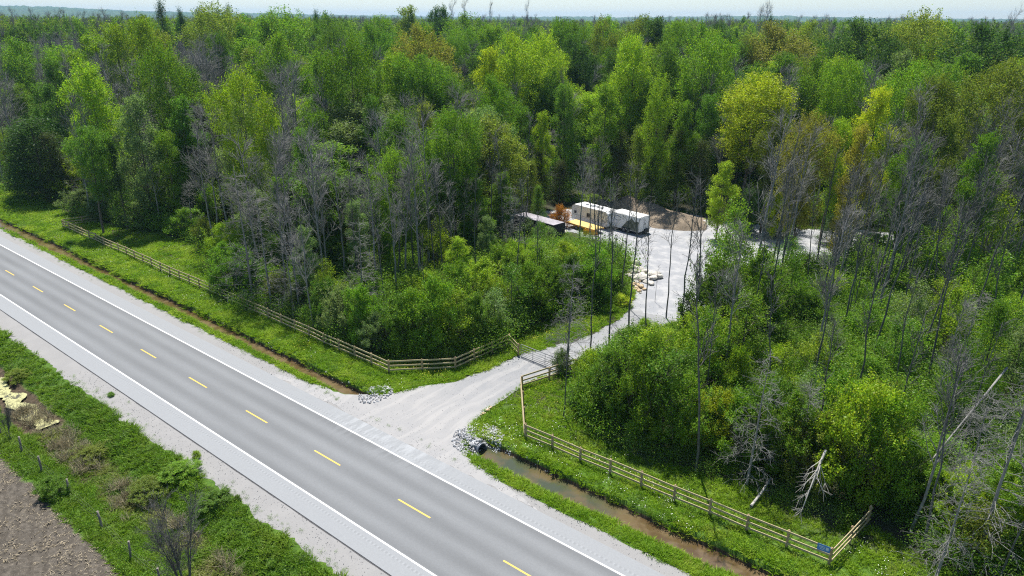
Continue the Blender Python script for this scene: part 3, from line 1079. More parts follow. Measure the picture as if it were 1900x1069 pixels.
# crowns read one by one off the photograph: pixel of the top, distance, crown width in photo pixels, colour, prototype
HERO = [
    (207, 38, 165, 75, 'lime', 0), (262, 40, 172, 72, 'lime', 5), (152, 105, 132, 80, 'lime', 1), (30, 72, 215, 90, 'green', 1), (100, 110, 160, 50, 'mid', 3),
    (292, 98, 128, 90, 'green', 2), (345, 118, 130, 66, 'mid', 0), (442, 148, 98, 98, 'lime', 0), (240, 178, 117, 62, 'grey', 3), (392, 24, 215, 115, 'olive', 5),
    (455, 30, 225, 90, 'green', 1), (522, 30, 205, 110, 'green', 5), (600, 26, 215, 90, 'mid', 0), (520, 66, 138, 110, 'green', 2), (600, 100, 120, 75, 'mid', 3),
    (642, 88, 116, 100, 'green', 0), (690, 44, 170, 85, 'mid', 1), (775, 50, 160, 118, 'gold', 5), (757, 14, 250, 62, 'olive', 3), (812, 10, 262, 46, 'dark', 4),
    (700, 24, 240, 80, 'green', 1), (870, 28, 232, 110, 'green', 5), (955, 66, 142, 112, 'lime', 1), (1012, 74, 150, 86, 'lime', 2), (905, 92, 136, 64, 'yellow', 3),
    (915, 142, 116, 92, 'green', 0), (1060, 40, 210, 90, 'mid', 0), (1075, 74, 160, 80, 'dark', 1), (1125, 34, 225, 90, 'green', 5), (1190, 32, 215, 90, 'olive', 1),
    (1176, 68, 140, 88, 'lime', 0), (1235, 72, 146, 74, 'mid', 1), (1226, 140, 118, 62, 'lime', 2), (1300, 46, 190, 90, 'green', 1), (1322, 80, 138, 108, 'green', 5),
    (1408, 128, 120, 136, 'yellow', 5), (1440, 44, 176, 140, 'bronze', 5), (1505, 42, 205, 90, 'olive', 1), (1520, 108, 136, 92, 'green', 0), (1572, 122, 126, 90, 'green', 2),
    (1610, 38, 172, 136, 'dark', 5), (1668, 98, 146, 60, 'grey', 3), (1712, 38, 188, 110, 'olive', 1), (1765, 44, 200, 90, 'green', 5), (1845, 46, 168, 140, 'dark', 5),
    (1700, 112, 128, 96, 'green', 1), (1778, 108, 124, 92, 'mid', 0), (1862, 138, 112, 118, 'olive', 5), (1632, 164, 106, 66, 'yellow', 3), (1600, 235, 92, 50, 'gold', 3),
    (1507, 226, 94, 96, 'gold', 0), (1745, 128, 118, 80, 'olive', 1), (1460, 100, 140, 80, 'mid', 3),
    (842, 214, 92, 104, 'green', 0), (732, 288, 84, 96, 'green', 1), (1006, 208, 118, 42, 'lime', 3), (1052, 150, 128, 60, 'mid', 0), (1130, 158, 122, 64, 'green', 3),
    (690, 180, 106, 60, 'mid', 3), (790, 190, 110, 60, 'olive', 3), (870, 235, 100, 50, 'grey', 4), (960, 190, 120, 60, 'mid', 0),
    (1385, 175, 126, 60, 'green', 4), (1320, 170, 126, 64, 'mid', 0), (1270, 190, 122, 50, 'green', 3), (1345, 300, 104, 50, 'lime', 3), (560, 240, 92, 60, 'mid', 3),
    (150, 230, 118, 60, 'mid', 4), (75, 150, 170, 60, 'mid', 0), (20, 150, 200, 60, 'green', 1), (330, 180, 120, 62, 'mid', 3), (300, 240, 116, 56, 'green', 0),
    (1830, 250, 92, 60, 'green', 3), (1700, 250, 92, 60, 'green', 4), (1760, 215, 100, 60, 'olive', 3), (1560, 215, 104, 50, 'lime', 4), (1440, 215, 110, 60, 'olive', 4),
]
used = []
for (x, yt, D, wpx, c, pi) in HERO:
    p = TP(x, yt, D)
    H = p[2]
    wm = wpx / 1300 * math.hypot(D, 30 - H * .7) * 1.0
    if wpx > 84:
        pi = 7 + (int(x) % 5)
    o = plant('tree', LEAFY[pi], p[0], p[1], H, width=wm, color=COLS[c], cname=c)
    used.append((p[0], p[1], wm / 2))
# thinner stems of the mid-distance right woods, tall over the low growth
for i in range(34):
    X = 1440 + (i * 137.5) % 450
    D = 78 + (i * 7.3) % 34
    row = 225 + (i * 53) % 130
    p = TP(X, row, D)
    if p[2] < 8 or p[2] > 21 or not bool(forest_mask(p[0], p[1])):
        continue
    plant('bare', random.choice(BARE['pole'] if i % 4 else BARE['ash']), p[0], p[1], p[2], lean=(random.gauss(.02, .03), random.gauss(.05, .03)), cname='pole' if i % 4 else 'ash')
    used.append((p[0], p[1], .5))
# slender leafy trees and grey trunks of the stand between the road and the yard
for (x, yt, D, wpx, c, pi) in [(600, 330, 84, 62, 'mid', 3), (655, 372, 80, 50, 'grey', 6), (700, 340, 88, 60, 'green', 3), (775, 350, 86, 56, 'mid', 6), (815, 300, 92, 56, 'lime', 3), (880, 330, 90, 60, 'green', 3), (905, 400, 84, 40, 'grey', 6), (930, 320, 96, 50, 'mid', 3),
                              (560, 420, 76, 50, 'grey', 3), (520, 330, 90, 60, 'mid', 3), (470, 350, 88, 60, 'grey', 6), (850, 440, 78, 50, 'lime', 3)]:
    p = TP(x, yt, D)
    if p[2] < 6 or not bool(forest_mask(p[0], p[1])):
        continue
    plant('tree', LEAFY[pi], p[0], p[1], p[2], width=wpx / 1300 * math.hypot(D, 22), color=COLS[c], cname=c)
    used.append((p[0], p[1], 1.5))
for (x, yb, yt, k) in [(610, 545, 320, 'ash'), (640, 530, 270, 'ash'), (668, 545, 330, 'pole'), (706, 560, 300, 'ash'), (752, 535, 290, 'ash'), (784, 545, 260, 'ash'), (828, 540, 300, 'pole'), (845, 520, 350, 'ash'), (884, 545, 330, 'pole'), (720, 600, 420, 'pole'), (790, 595, 430, 'pole'),
                       (530, 560, 300, 'ash'), (490, 540, 260, 'ash'), (585, 520, 250, 'ash'), (950, 520, 360, 'pole'), (975, 500, 330, 'pole'), (1000, 545, 400, 'pole')]:
    b = G(x, yb)
    H = TP(x, yt, math.hypot(b[0], b[1] + 25.73))[2]
    plant('bare', random.choice(BARE[k]), b[0], b[1], H, cname=k, lean=(random.gauss(0, .03), random.gauss(-.02, .03)))
    used.append((b[0], b[1], .6))
# leafy young trees standing at the near edge of the yard and through the right woods
for (x, yt, D, wpx, c) in [(1345, 392, 76, 78, 'green'), (1318, 470, 74, 60, 'green'), (1262, 540, 68, 46, 'mid'), (1385, 455, 80, 66, 'lime'), (1425, 470, 84, 60, 'green'), (1470, 440, 88, 56, 'mid'), (1405, 560, 70, 70, 'green'), (1500, 470, 86, 56, 'green'),
                          (1545, 500, 80, 60, 'lime'), (1600, 440, 92, 60, 'green'), (1650, 470, 86, 70, 'green'), (1705, 420, 92, 66, 'mid'), (1780, 420, 88, 80, 'green'), (1760, 520, 76, 66, 'lime'), (1850, 470, 84, 70, 'green'), (1620, 560, 72, 64, 'green'), (1860, 330, 100, 60, 'lime'),
                          (1480, 380, 104, 50, 'lime'), (1530, 400, 100, 50, 'green'), (1300, 600, 62, 56, 'green'), (1240, 610, 62, 44, 'lime'), (1350, 640, 60, 60, 'mid'), (1450, 600, 66, 66, 'green'), (1520, 620, 62, 60, 'lime'), (1700, 600, 66, 64, 'green'), (1580, 680, 58, 60, 'mid'), (1680, 700, 56, 62, 'green'), (1800, 640, 58, 66, 'green'), (978, 404, 97, 36, 'grey'), (1003, 412, 95, 34, 'mid'), (1022, 420, 94, 30, 'grey'), (950, 420, 94, 34, 'green')]:
    p = TP(x, yt, D)
    if not bool(forest_mask(p[0], p[1])):
        continue
    plant('sap', random.choice(SAP), p[0], p[1], p[2], width=wpx / 1300 * math.hypot(D, 24), color=COLS[c], cname=c)
    used.append((p[0], p[1], 1.6))
# cedars and conifers: top pixel, distance, width, colour
for (x, yt, D, wpx, c) in [(1190, 236, 122, 56, 'olive'), (1150, 248, 121, 50, 'cedar'), (1225, 232, 124, 56, 'cedar'), (1262, 240, 122, 60, 'olive'), (1300, 262, 120, 54, 'cedar'), (1110, 255, 128, 46, 'cedar'),
                          (1040, 300, 122, 42, 'cedar'), (985, 300, 112, 46, 'olive'), (1000, 345, 108, 36, 'mid'), (1215, 290, 118, 50, 'dark'), (1330, 330, 116, 46, 'dark'), (1000, 280, 118, 44, 'cedar'),
                          (55, 222, 146, 104, 'dark'), (30, 236, 150, 70, 'dark'), (85, 250, 143, 60, 'cedar'), (205, 262, 118, 44, 'dark'), (25, 240, 152, 56, 'dark'), (295, 8, 262, 30, 'dark'), (335, 22, 250, 24, 'dark'), (368, 24, 262, 22, 'dark'), (420, 15, 290, 20, 'dark'), (585, 24, 300, 18, 'dark'),
                          (1435, 32, 262, 22, 'dark'), (1550, 400, 108, 60, 'dark'), (1390, 352, 108, 46, 'dark'), (150, 60, 230, 22, 'dark'), (95, 70, 260, 18, 'dark'), (800, 395, 86, 40, 'cedar'), (1860, 560, 62, 70, 'green'), (640, 330, 92, 40, 'cedar')]:
    p = TP(x, yt, D)
    wm = wpx / 1300 * math.hypot(D, 20)
    plant('cedar', random.choice(CEDAR), p[0], p[1], p[2], width=wm, color=COLS[c], cname=c)
    used.append((p[0], p[1], wm / 2))

# bare trees seen individually: foot pixel, top row, kind
for (x, yb, yt, k, ln) in [(582, 610, 395, 'ash', (0, -.10)), (560, 590, 380, 'ash', (0, -.12)), (432, 462, 210, 'ash', (0, -.07)), (405, 440, 200, 'ash', (0, .02)), (505, 575, 350, 'spruce', (0, -.05)), (545, 590, 420, 'spruce', None), (470, 560, 300, 'spruce', None),
                         (600, 560, 250, 'ash', None), (740, 560, 330, 'ash', None), (798, 510, 225, 'ash', None), (770, 520, 300, 'pole', None), (722, 480, 215, 'ash', None), (675, 600, 400, 'spruce', None), (690, 520, 380, 'ash', (0, -.08)),
                         (910, 480, 240, 'pole', None), (935, 500, 255, 'pole', None), (858, 500, 330, 'pole', None), (1052, 690, 480, 'spruce', None), (1045, 772, 560, 'pole', None), (1095, 650, 395, 'pole', None), (1130, 642, 330, 'pole', (0, .02)), (1166, 640, 330, 'pole', None),
                         (1150, 560, 300, 'pole', None), (1108, 560, 345, 'pole', None), (1198, 640, 380, 'pole', None), (1236, 590, 350, 'pole', None), (1258, 640, 340, 'pole', None), (1290, 640, 330, 'pole', None), (1215, 560, 495, 'pole', None), (1345, 700, 430, 'ash', None),
                         (1420, 640, 300, 'pole', (0, .03)), (1500, 760, 430, 'pole', (0, .05)), (1508, 700, 400, 'ash', None), (1610, 690, 330, 'pole', (0, .05)), (1590, 520, 240, 'ash', None), (1690, 985, 640, 'ash', (0, .04)), (1780, 960, 700, 'spruce', None), (1810, 1045, 640, 'spruce', None),
                         (1850, 900, 560, 'ash', None), (1870, 1010, 690, 'ash', None), (1735, 1075, 800, 'spruce', None), (1480, 900, 700, 'spruce', None), (1640, 870, 560, 'pole', None), (1700, 700, 380, 'pole', (0, .07)), (1780, 650, 330, 'pole', (0, .08)), (1870, 620, 300, 'pole', (0, .1)),
                         (1385, 900, 640, 'spruce', None), (1740, 560, 330, 'ash', None), (1690, 500, 320, 'ash', None), (1820, 520, 250, 'ash', None), (1560, 640, 330, 'pole', None), (1530, 560, 300, 'pole', (0, .04)), (1650, 560, 240, 'pole', (0, .05)), (1380, 480, 300, 'pole', None),
                         (1420, 15, 14, 'x', None), (200, 400, 200, 'ash', None), (300, 430, 260, 'ash', None), (165, 330, 130, 'ash', None), (120, 300, 150, 'ash', None), (15, 300, 160, 'ash', None), (360, 440, 330, 'spruce', None), (250, 400, 250, 'ash', None),
                         (1340, 415, 370, 'multi', None)]:
    if k == 'x':
        for (xx, yy, DD) in ((1428, 12, 265), (1412, 18, 268), (835, 12, 290), (975, 12, 285), (905, 14, 300), (860, 8, 292), (1880, 32, 250)):
            p = TP(xx, yy, DD)
            plant('bare', random.choice(BARE['ash']), p[0], p[1], p[2] - 0, width=5.5 if xx > 1300 else 5, cname='ash')
        continue
    b = G(x, yb)
    D = math.hypot(b[0], b[1] + 25.73)
    H = TP(x, yt, D)[2]
    lx, ly = ln or (random.gauss(0, .02), random.gauss(0, .02))
    a = ly           # lean as seen in the picture, turned into the world
    lean = (0 * a + lx, a)
    plant('bare', random.choice(BARE[k]), b[0], b[1], H, color=None, lean=lean, cname=k, width=None)
    used.append((b[0], b[1], .8))

# shrubs and thickets along the edges: foot pixel, height, width, colour
for (x, yb, H, W, c) in [(135, 388, 6.6, 9, 'lime'), (105, 372, 5, 6, 'green'), (160, 410, 4.2, 7, 'grey'), (185, 425, 3.6, 5, 'grey'), (235, 430, 4.6, 6, 'green'), (268, 440, 4.4, 6, 'grey'), (300, 442, 4.2, 5, 'mid'), (350, 455, 4.8, 6, 'green'), (385, 478, 4.0, 5, 'olive'),
                         (425, 545, 5.4, 5.4, 'green'), (450, 552, 5.6, 5.4, 'mid'), (425, 500, 5.2, 5.2, 'lime'), (478, 560, 4.2, 5, 'mid'), (520, 575, 3.6, 4.5, 'olive'), (556, 592, 3.4, 4, 'grey'), (612, 615, 4.6, 4.6, 'mid'), (642, 636, 5.6, 5.2, 'grey'), (678, 650, 6.2, 5.4, 'green'), (700, 662, 4.2, 4, 'grey'),
                         (735, 664, 6.2, 5.0, 'mid'), (770, 668, 6.8, 5.6, 'green'), (812, 670, 6.6, 5.6, 'green'), (850, 668, 5.8, 5.0, 'lime'), (885, 655, 6.0, 5.0, 'mid'), (918, 645, 5.0, 4.4, 'grey'), (950, 620, 6.0, 5.0, 'mid'), (985, 604, 6.6, 5.4, 'green'), (1020, 592, 6.2, 5.0, 'green'),
                         (1060, 580, 6.4, 5.4, 'mid'), (1100, 572, 6.0, 5.2, 'green'), (1135, 560, 4.6, 4.6, 'mid'), (1045, 530, 7.5, 6.2, 'lime'), (1000, 540, 6.0, 6, 'green'), (960, 540, 5.5, 6, 'lime'), (1090, 520, 5.5, 6, 'green'), (1120, 520, 5, 5, 'mid'),
                         (930, 560, 5.6, 6, 'green'), (900, 590, 5.6, 6, 'lime'), (850, 600, 5.4, 6, 'green'), (800, 600, 5, 5.6, 'lime'), (1150, 575, 1.3, 3.2, 'yellow'), (1130, 585, .9, 2.6, 'lime'),
                         (1108, 800, 6.6, 4.8, 'green'), (1140, 822, 7.0, 5.2, 'mid'), (1185, 845, 7.4, 5.4, 'green'), (1225, 860, 7.2, 5.6, 'mid'), (1268, 870, 6.0, 5.2, 'green'), (1322, 872, 5.4, 4.8, 'yellow'), (1360, 890, 6.2, 5, 'green'), (1412, 905, 6.4, 5.2, 'mid'), (1100, 740, 5, 4.2, 'lime'), (1095, 700, 3.4, 3.4, 'lime'),
                         (1450, 930, 7.2, 5.4, 'green'), (1500, 950, 6.2, 5, 'olive'), (1560, 960, 8.0, 6.4, 'lime'), (1610, 975, 7.0, 5.6, 'green'), (1660, 960, 4.4, 4, 'mid'), (1720, 985, 4.4, 4, 'green'), (1765, 1010, 4.2, 4, 'lime'), (1800, 1060, 3.4, 3.6, 'olive'), (1850, 1060, 4.2, 4, 'green'), (1890, 1050, 4.6, 4, 'lime'), (1650, 900, 6, 5, 'green'),
                         (1590, 900, 6, 5.4, 'olive'), (1535, 880, 6.4, 5.6, 'green'), (1170, 700, 4.4, 4.6, 'green'), (1200, 740, 5.4, 5, 'lime'), (1140, 740, 5.6, 4.6, 'green'), (1250, 780, 5.4, 5, 'mid'), (1150, 790, 6.2, 5, 'mid'), (1160, 655, 2.6, 3.4, 'lime'), (1195, 640, 2.2, 3, 'lime'),
                         (1068, 760, 1.6, 2, 'grey'), (1040, 700, 2.2, 2.2, 'grey'), (1437, 448, 6.6, 6.2, 'yellow'), (1345, 560, 10, 6.4, 'green'), (1330, 600, 9, 6, 'green'), (1390, 640, 9, 7, 'green'), (1310, 650, 8, 6, 'mid'), (1300, 700, 6, 6, 'lime'), (1370, 700, 6.5, 6, 'green')]:
    if 1080 < x < 1630 and yb > 780:
        yb -= 12
    if 90 < x < 400 and yb < 480:
        yb -= 9
    b = G(x, yb)
    away = (b[:2] - CAM[:2]) / np.linalg.norm(b[:2] - CAM[:2])
    b = b + np.array([*(away * W * .36), 0])
    H = cap_height(b[0], b[1], H)
    if H < .8:
        continue
    q = random.random()
    if H > 4.4 and q < .30:
        plant('sap', random.choice(SAP), b[0], b[1], H * 1.12, width=W * .72, color=COLS[c], cname=c)
    else:
        plant('shrub', random.choice(BIG if H > 4 else SHRUB), b[0], b[1], H * (random.uniform(.85, 1.08) if H > 4 else 1), width=W * random.uniform(.82, 1.0), color=COLS[c], cname=c)
    used.append((b[0], b[1], W * .38))

# fill the woods: what grows depends on where in the wood it stands
ZONES = {   # rows by distance; columns of 190 photo pixels:  T tall green, B mostly dead, M mixed, O olive and bronze, P poles over low growth, L low growth with poles
    (200, 300): "BBTTTTTOTO", (165, 200): "MBBTTTTOTO", (128, 165): "MBMTTTTTTO", (104, 128): "MMMMMTTMMM", (82, 104): "MMBMMLTPPP", (62, 82): "MMMLLLLPPP", (36, 62): "LLLLLLPPPP"}
MIX = {  # leafy, bare, sapling, shrub
    'T': (.66, .30, .04, .0), 'B': (.26, .70, .04, .0), 'M': (.42, .44, .14, .0), 'O': (.74, .22, .04, .0), 'P': (.0, .42, .30, .28), 'L': (.0, .27, .15, .58)}
PAL = {'T': ['green'] * 5 + ['mid'] * 4 + ['lime'] * 2 + ['dark', 'olive'], 'B': ['green', 'mid', 'olive', 'grey', 'lime'], 'M': ['green', 'green', 'mid', 'mid', 'lime', 'grey', 'olive'],
       'O': ['olive', 'olive', 'green', 'green', 'dark', 'mid', 'lime'], 'P': ['green', 'lime', 'green', 'lime', 'mid', 'green', 'grey'], 'L': ['green', 'lime', 'green', 'mid', 'grey']}
cand = []
gx = np.arange(-330, 130, 2.6)
for xi in gx:
    for yi in np.arange(8, 300, 2.6):
        x, y = xi + rngP.uniform(-1.2, 1.2), yi + rngP.uniform(-1.2, 1.2)
        D = math.hypot(x, y + 25.73)
        if D < 36 or D > 300:
            continue
        X, Y, f = project((x, y, 6.0))
        if f < 0 or X < -90 or X > 1990 or Y > 1160:
            continue
        cand.append((D, x, y, X))
cand = [c for c, ok in zip(cand, forest_mask([c[1] for c in cand], [c[2] for c in cand])) if ok]
rngP.shuffle(cand)
UX = [np.array(u) for u in used]
grid = {}


def ok_here(x, y, r, kinds):
    for i in range(int((x - 9) // 6), int((x + 9) // 6) + 1):
        for j in range(int((y - 9) // 6), int((y + 9) // 6) + 1):
            for (a, b, c) in grid.get((i, j), ()):
                if (a - x) ** 2 + (b - y) ** 2 < (r + c) ** 2:
                    return False
    return True


def put(x, y, r):
    grid.setdefault((int(x // 6), int(y // 6)), []).append((x, y, r))


for (a, b, c) in used:
    put(a, b, min(c, 2.6) * .62)
clear_lanes = [px((40, 200), (100, 200), (125, 400), (60, 400))]
fill = []
for (D, x, y, X) in cand:
    col = int(min(9, max(0, X // 190)))
    z = next((v[col] for k, v in ZONES.items() if k[0] <= D < k[1]), None)
    if z is None:
        continue
    a, b, s_, h_ = MIX[z]
    q = rngP.random()
    kind = 'tree' if q < a else 'bare' if q < a + b else 'sap' if q < a + b + s_ else 'shrub'
    if in_poly(x, y, clear_lanes[0]) and kind != 'shrub':
        continue
    r = {'tree': 2.6, 'bare': 1.1 if z in 'PL' else 1.7, 'sap': 1.5, 'shrub': 1.45}[kind]
    if kind == 'tree' and not bool(forest_mask(x + 9, y - 9)):
        kind = 'shrub' if D < 110 else 'sap'
        r = 1.5
    if kind in ('shrub', 'sap') and not bool(forest_mask(x + 1.2, y - 2.0)):
        continue
    if not ok_here(x, y, r, kind):
        continue
    # trees whose feet stand right in front of the yard would hide it
    Xg, Yg, _ = project((x, y, 0))
    if 1100 < Xg < 1420 and 44 + 26 > D - 0 and kind == 'tree':
        continue
    Xt, Yt, _ = project((x, y, 4.0 if kind == 'shrub' else 7.5))
    if 930 < Xt < 1300 and D < 105 and (kind in ('tree', 'sap', 'shrub')) and Yt < (452 if Xt < 1110 else 545):
        continue
    if 1125 < Xg < 1345 and 62 < D < 112 and kind == 'bare' and rngP.random() < .7:
        continue
    put(x, y, r)
    c = PAL[z][rngP.integers(len(PAL[z]))]
    fill.append((D, x, y, kind, c, z))
fill.sort()
cap = {'tree': 288 - len(HERO), 'bare': 300 - 127, 'sap': 190, 'shrub': 300 - 115}
over = []
cnt = dict.fromkeys(cap, 0)
for (D, x, y, kind, c, z) in fill:
    if cnt[kind] >= cap[kind]:
        over.append((x, y, kind))
        continue
    cnt[kind] += 1
    rr = random.random()
    if kind == 'tree':
        H = random.uniform(17, 25) if z not in 'ML' else random.uniform(13, 21)
        if D > 165:
            H = random.uniform(22, 28)
            if D > 195:
                H = random.uniform(26, 31) if 280 < project((x, y, 0))[0] < 1330 else random.uniform(23, 28)
        plant('tree', random.choice(LEAFY), x, y, H, color=COLS[c], cname=c, width=random.uniform(6.8, 11))
    elif kind == 'sap':
        plant('sap', random.choice(SAP), x, y, cap_height(x, y, random.uniform(5, 9.5)), color=COLS[c], cname=c)
    elif kind == 'shrub':
        plant('shrub', random.choice(SHRUB + BIG), x, y, cap_height(x, y, random.uniform(2.2, 4.8)), width=random.uniform(3, 5), color=COLS[c], cname=c)
    else:
        if z in 'PL':
            k = 'pole' if rr < .82 else 'ash' if rr < .92 else 'spruce'
            H = random.uniform(10, 17)
        else:
            k = 'ash' if rr < .75 else 'pole' if rr < .87 else 'spruce'
            H = random.uniform(16, 24) if D > 100 else random.uniform(13, 19)
        if k == 'spruce':
            H *= .72
        plant('bare', random.choice(BARE[k]), x, y, H, cname=k, lean=(random.gauss(0, .04), random.gauss(0, .04)))
print("fill", cnt, "over", len(over))

# ------------------------------------------------------------------ countless things: one object each, copies by geometry nodes
def scatter(name, protos, pts, scl, rot, label=None, hscl=None, pick=None):
    """protos: meshes.  pts (n,3); scl (n); rot (n) about z"""
    hold = bpy.data.collections.new(name + "_source")
    for i, me in enumerate(protos):
        hold.objects.link(bpy.data.objects.new(name + "_source", me))
    me = bpy.data.meshes.new(name)
    me.vertices.add(len(pts))
    me.vertices.foreach_set("co", np.asarray(pts, np.float32).ravel())
    at = me.attributes.new("scl", 'FLOAT_VECTOR', 'POINT')
    s3 = np.stack([scl, scl, scl if hscl is None else hscl], 1)
    at.data.foreach_set("vector", s3.astype(np.float32).ravel())
    at = me.attributes.new("rot", 'FLOAT_VECTOR', 'POINT')
    r3 = np.stack([rot * 0, rot * 0, rot], 1) if np.ndim(rot) == 1 else rot
    at.data.foreach_set("vector", r3.astype(np.float32).ravel())
    at = me.attributes.new("pick", 'INT', 'POINT')
    at.data.foreach_set("value", (np.random.default_rng(5).integers(0, len(protos), len(pts)) if pick is None else np.asarray(pick)).astype(np.int32))
    o = bpy.data.objects.new(name, me)
    COL.objects.link(o)
    ng = bpy.data.node_groups.new(name, 'GeometryNodeTree')
    ng.interface.new_socket("Geometry", in_out='INPUT', socket_type='NodeSocketGeometry')
    ng.interface.new_socket("Geometry", in_out='OUTPUT', socket_type='NodeSocketGeometry')
    nn = ng.nodes
    gi, go = nn.new("NodeGroupInput"), nn.new("NodeGroupOutput")
    ci = nn.new("GeometryNodeCollectionInfo")
    ci.inputs["Collection"].default_value = hold
    ci.inputs["Separate Children"].default_value = True
    ci.inputs["Reset Children"].default_value = True
    ip = nn.new("GeometryNodeInstanceOnPoints")
    ip.inputs["Pick Instance"].default_value = True

    def attr(nm, typ):
        a = nn.new("GeometryNodeInputNamedAttribute")
        a.data_type = typ
        a.inputs["Name"].default_value = nm
        return a.outputs["Attribute"]
    L = ng.links.new
    L(gi.outputs[0], ip.inputs["Points"])
    L(ci.outputs[0], ip.inputs["Instance"])
    L(attr("pick", 'INT'), ip.inputs["Instance Index"])
    L(attr("scl", 'FLOAT_VECTOR'), ip.inputs["Scale"])
    L(attr("rot", 'FLOAT_VECTOR'), ip.inputs["Rotation"])
    L(ip.outputs[0], go.inputs[0])
    md = o.modifiers.new("copies", 'NODES')
    md.node_group = ng
    return tag(o, label, None, None, 'stuff')


def visible(x, y, z=0.0, m=60):
    X, Y, f = project(np.stack([x, y, np.zeros_like(x) + z], -1))
    return (f > 0) & (X > -m) & (X < 1900 + m) & (Y < 1069 + m)


def open_ground(x, y):
    """grassy ground: verge, ditch banks, meadow"""
    h = height(x, y)
    D = np.hypot(x, y + 25.73)
    north = (y > np.where(x > -42, 5.95, 6.3)) & ~forest_mask(x, y) & ~in_poly(x, y, DRIVE) & ~in_poly(x, y, YARD)
    c = np.interp(x, DC[:, 0], DC[:, 1])
    hw = np.interp(x, DW[:, 0], DW[:, 1])
    wet = (np.abs(y - c) < hw + .12) & (h < -.36)
    south = (y < -6.95 + .9 * (vnoise(x * .7, y * .7, 91) - .55)) & (y > -14.55)
    chan = (h < -.80) & (x < -59)
    return (north & ~wet) | (south & ~chan)


def tuft(seed, n=26, hgt=.34, r=.17, wd=.02):
    rng = np.random.default_rng(seed)
    a = rng.uniform(0, 6.28, n)
    rr = r * np.sqrt(rng.uniform(0, 1, n))
    b = np.stack([np.cos(a) * rr, np.sin(a) * rr, 0 * a - .03], 1)
    d = unit(np.stack([np.cos(a) * .45, np.sin(a) * .45, 1 + 0 * a], 1) + rng.normal(size=(n, 3)) * .22)
    L = hgt * rng.uniform(.55, 1.15, n)[:, None]
    mid = b + d * L * .55
    tip = b + d * L + np.stack([np.cos(a), np.sin(a), -.5 + 0 * a], 1) * L * .22
    s = unit(np.cross(d, rng.normal(size=(n, 3)))) * wd
    V = np.stack([b - s, b + s, mid + s * .8, mid - s * .8, tip], 1).reshape(-1, 3)
    i = np.arange(n)[:, None] * 5
    g = Geo()
    g.v.append(V.astype(np.float32))
    g.n = len(V)
    g.f.append((i + np.array([[0, 1, 2, 3]]), 0, False))
    g.f.append((i + np.array([[3, 2, 4]]), 0, False))
    return g.mesh("grass_tuft", [MAT['grass']])


rg = np.random.default_rng(77)


def sample_area(x0, x1, y0, y1, dens):
    n = int((x1 - x0) * (y1 - y0) * dens)
    return rg.uniform(x0, x1, n), rg.uniform(y0, y1, n)


# grass: thick near the camera, thinner with distance (where single tufts cannot be told apart)
P = []
for (x0, x1, y0, y1, dn) in [(-62, 4, 5.9, 7.8, 26), (-62, 4, 7.8, 20, 15), (-62, 4, -14.6, -6.9, 17), (-105, -62, 6.2, 9.5, 16), (-105, -62, 9.5, 24, 9), (-105, -62, -14.6, -6.9, 9), (-190, -105, 6.2, 26, 6), (-38, -24, 20, 44, 10), (-42, -36, 20, 48, 12), (-74, -14, 76, 96, 3)]:
    x, y = sample_area(x0, x1, y0, y1, dn)
    k = open_ground(x, y) & visible(x, y)
    P.append(np.stack([x[k], y[k]], 1))
P = np.concatenate(P)
z = height(P[:, 0], P[:, 1])
D = np.hypot(P[:, 0], P[:, 1] + 25.7)
sc_ = rg.uniform(.6, 1.15, len(P)) * (0.75 + 0.65 * (vnoise(P[:, 0] * .5, P[:, 1] * .5, 5))) * np.interp(D, [40, 110, 180], [.85, 1.25, 1.7])
# mown-looking verge beside the gravel is shorter, the south bank taller
sc_ *= np.where((P[:, 1] > 0) & (P[:, 1] < 7.8), .95, 1.0) * np.where(P[:, 1] < -6.9, 1.12, 1.0)
scatter("grass", [tuft(i) for i in range(5)], np.column_stack([P, z]), sc_ * 1.25, rg.uniform(0, 6.28, len(P)), "long green grass on the verges, ditch banks and meadow", hscl=sc_)
print("grass", len(P))


def weed(seed, n=170, r=.42, h=.5, leaf=.085, mat='leaf_under'):
    rng = np.random.default_rng(seed)
    c = rng.normal(size=(n, 3)) * np.array([r * .5, r * .5, h * .28]) + np.array([0, 0, h * .5])
    c[:, 2] = np.abs(c[:, 2])
    return Geo().leaves(c, leaf, rng, 0, .5, .5).mesh("leafy_weed", [MAT[mat]])


# broad-leaved weeds on the south bank and the ditch edges
x, y = sample_area(-75, 4, -14.4, -6.9, 2.6)
k = visible(x, y) & open_ground(x, y) & (vnoise(x * .5, y * .5, 8) > .36) & (np.abs(y + 10.9) > 1.0)
x2, y2 = sample_area(-140, 2, 8.6, 11.6, 1.6)
k2 = visible(x2, y2) & open_ground(x2, y2) & (vnoise(x2 * .6, y2 * .6, 9) > .5)
x, y = np.concatenate([x[k], x2[k2]]), np.concatenate([y[k], y2[k2]])
s = rg.uniform(.5, 1.15, len(x))
scatter("roadside_weeds", [weed(i) for i in range(4)], np.stack([x, y, height(x, y)], 1), s, rg.uniform(0, 6.28, len(x)), "leafy green weeds among the grass beside the road")

# dry reeds along the wet channel south of the road


def reed_mesh(seed):
    m = simple("dry_reeds", (0.40, 0.35, 0.22), .8, var=.4, scale=2) if 'reed' not in MAT else MAT['reed']
    MAT['reed'] = m
    rng = np.random.default_rng(seed)
    n = 30
    b = rng.normal(size=(n, 3)) * np.array([.18, .18, 0])
    d = unit(np.array([0, 0, 1]) + rng.normal(size=(n, 3)) * .35)
    P = np.stack([b, b + d * .5, b + d * .9 + rng.normal(size=(n, 3)) * .12], 1)
    return Geo().tubes(P, np.full((n, 3), .014) * np.array([1, .9, .5]), 3).mesh("reed_tuft", [m])


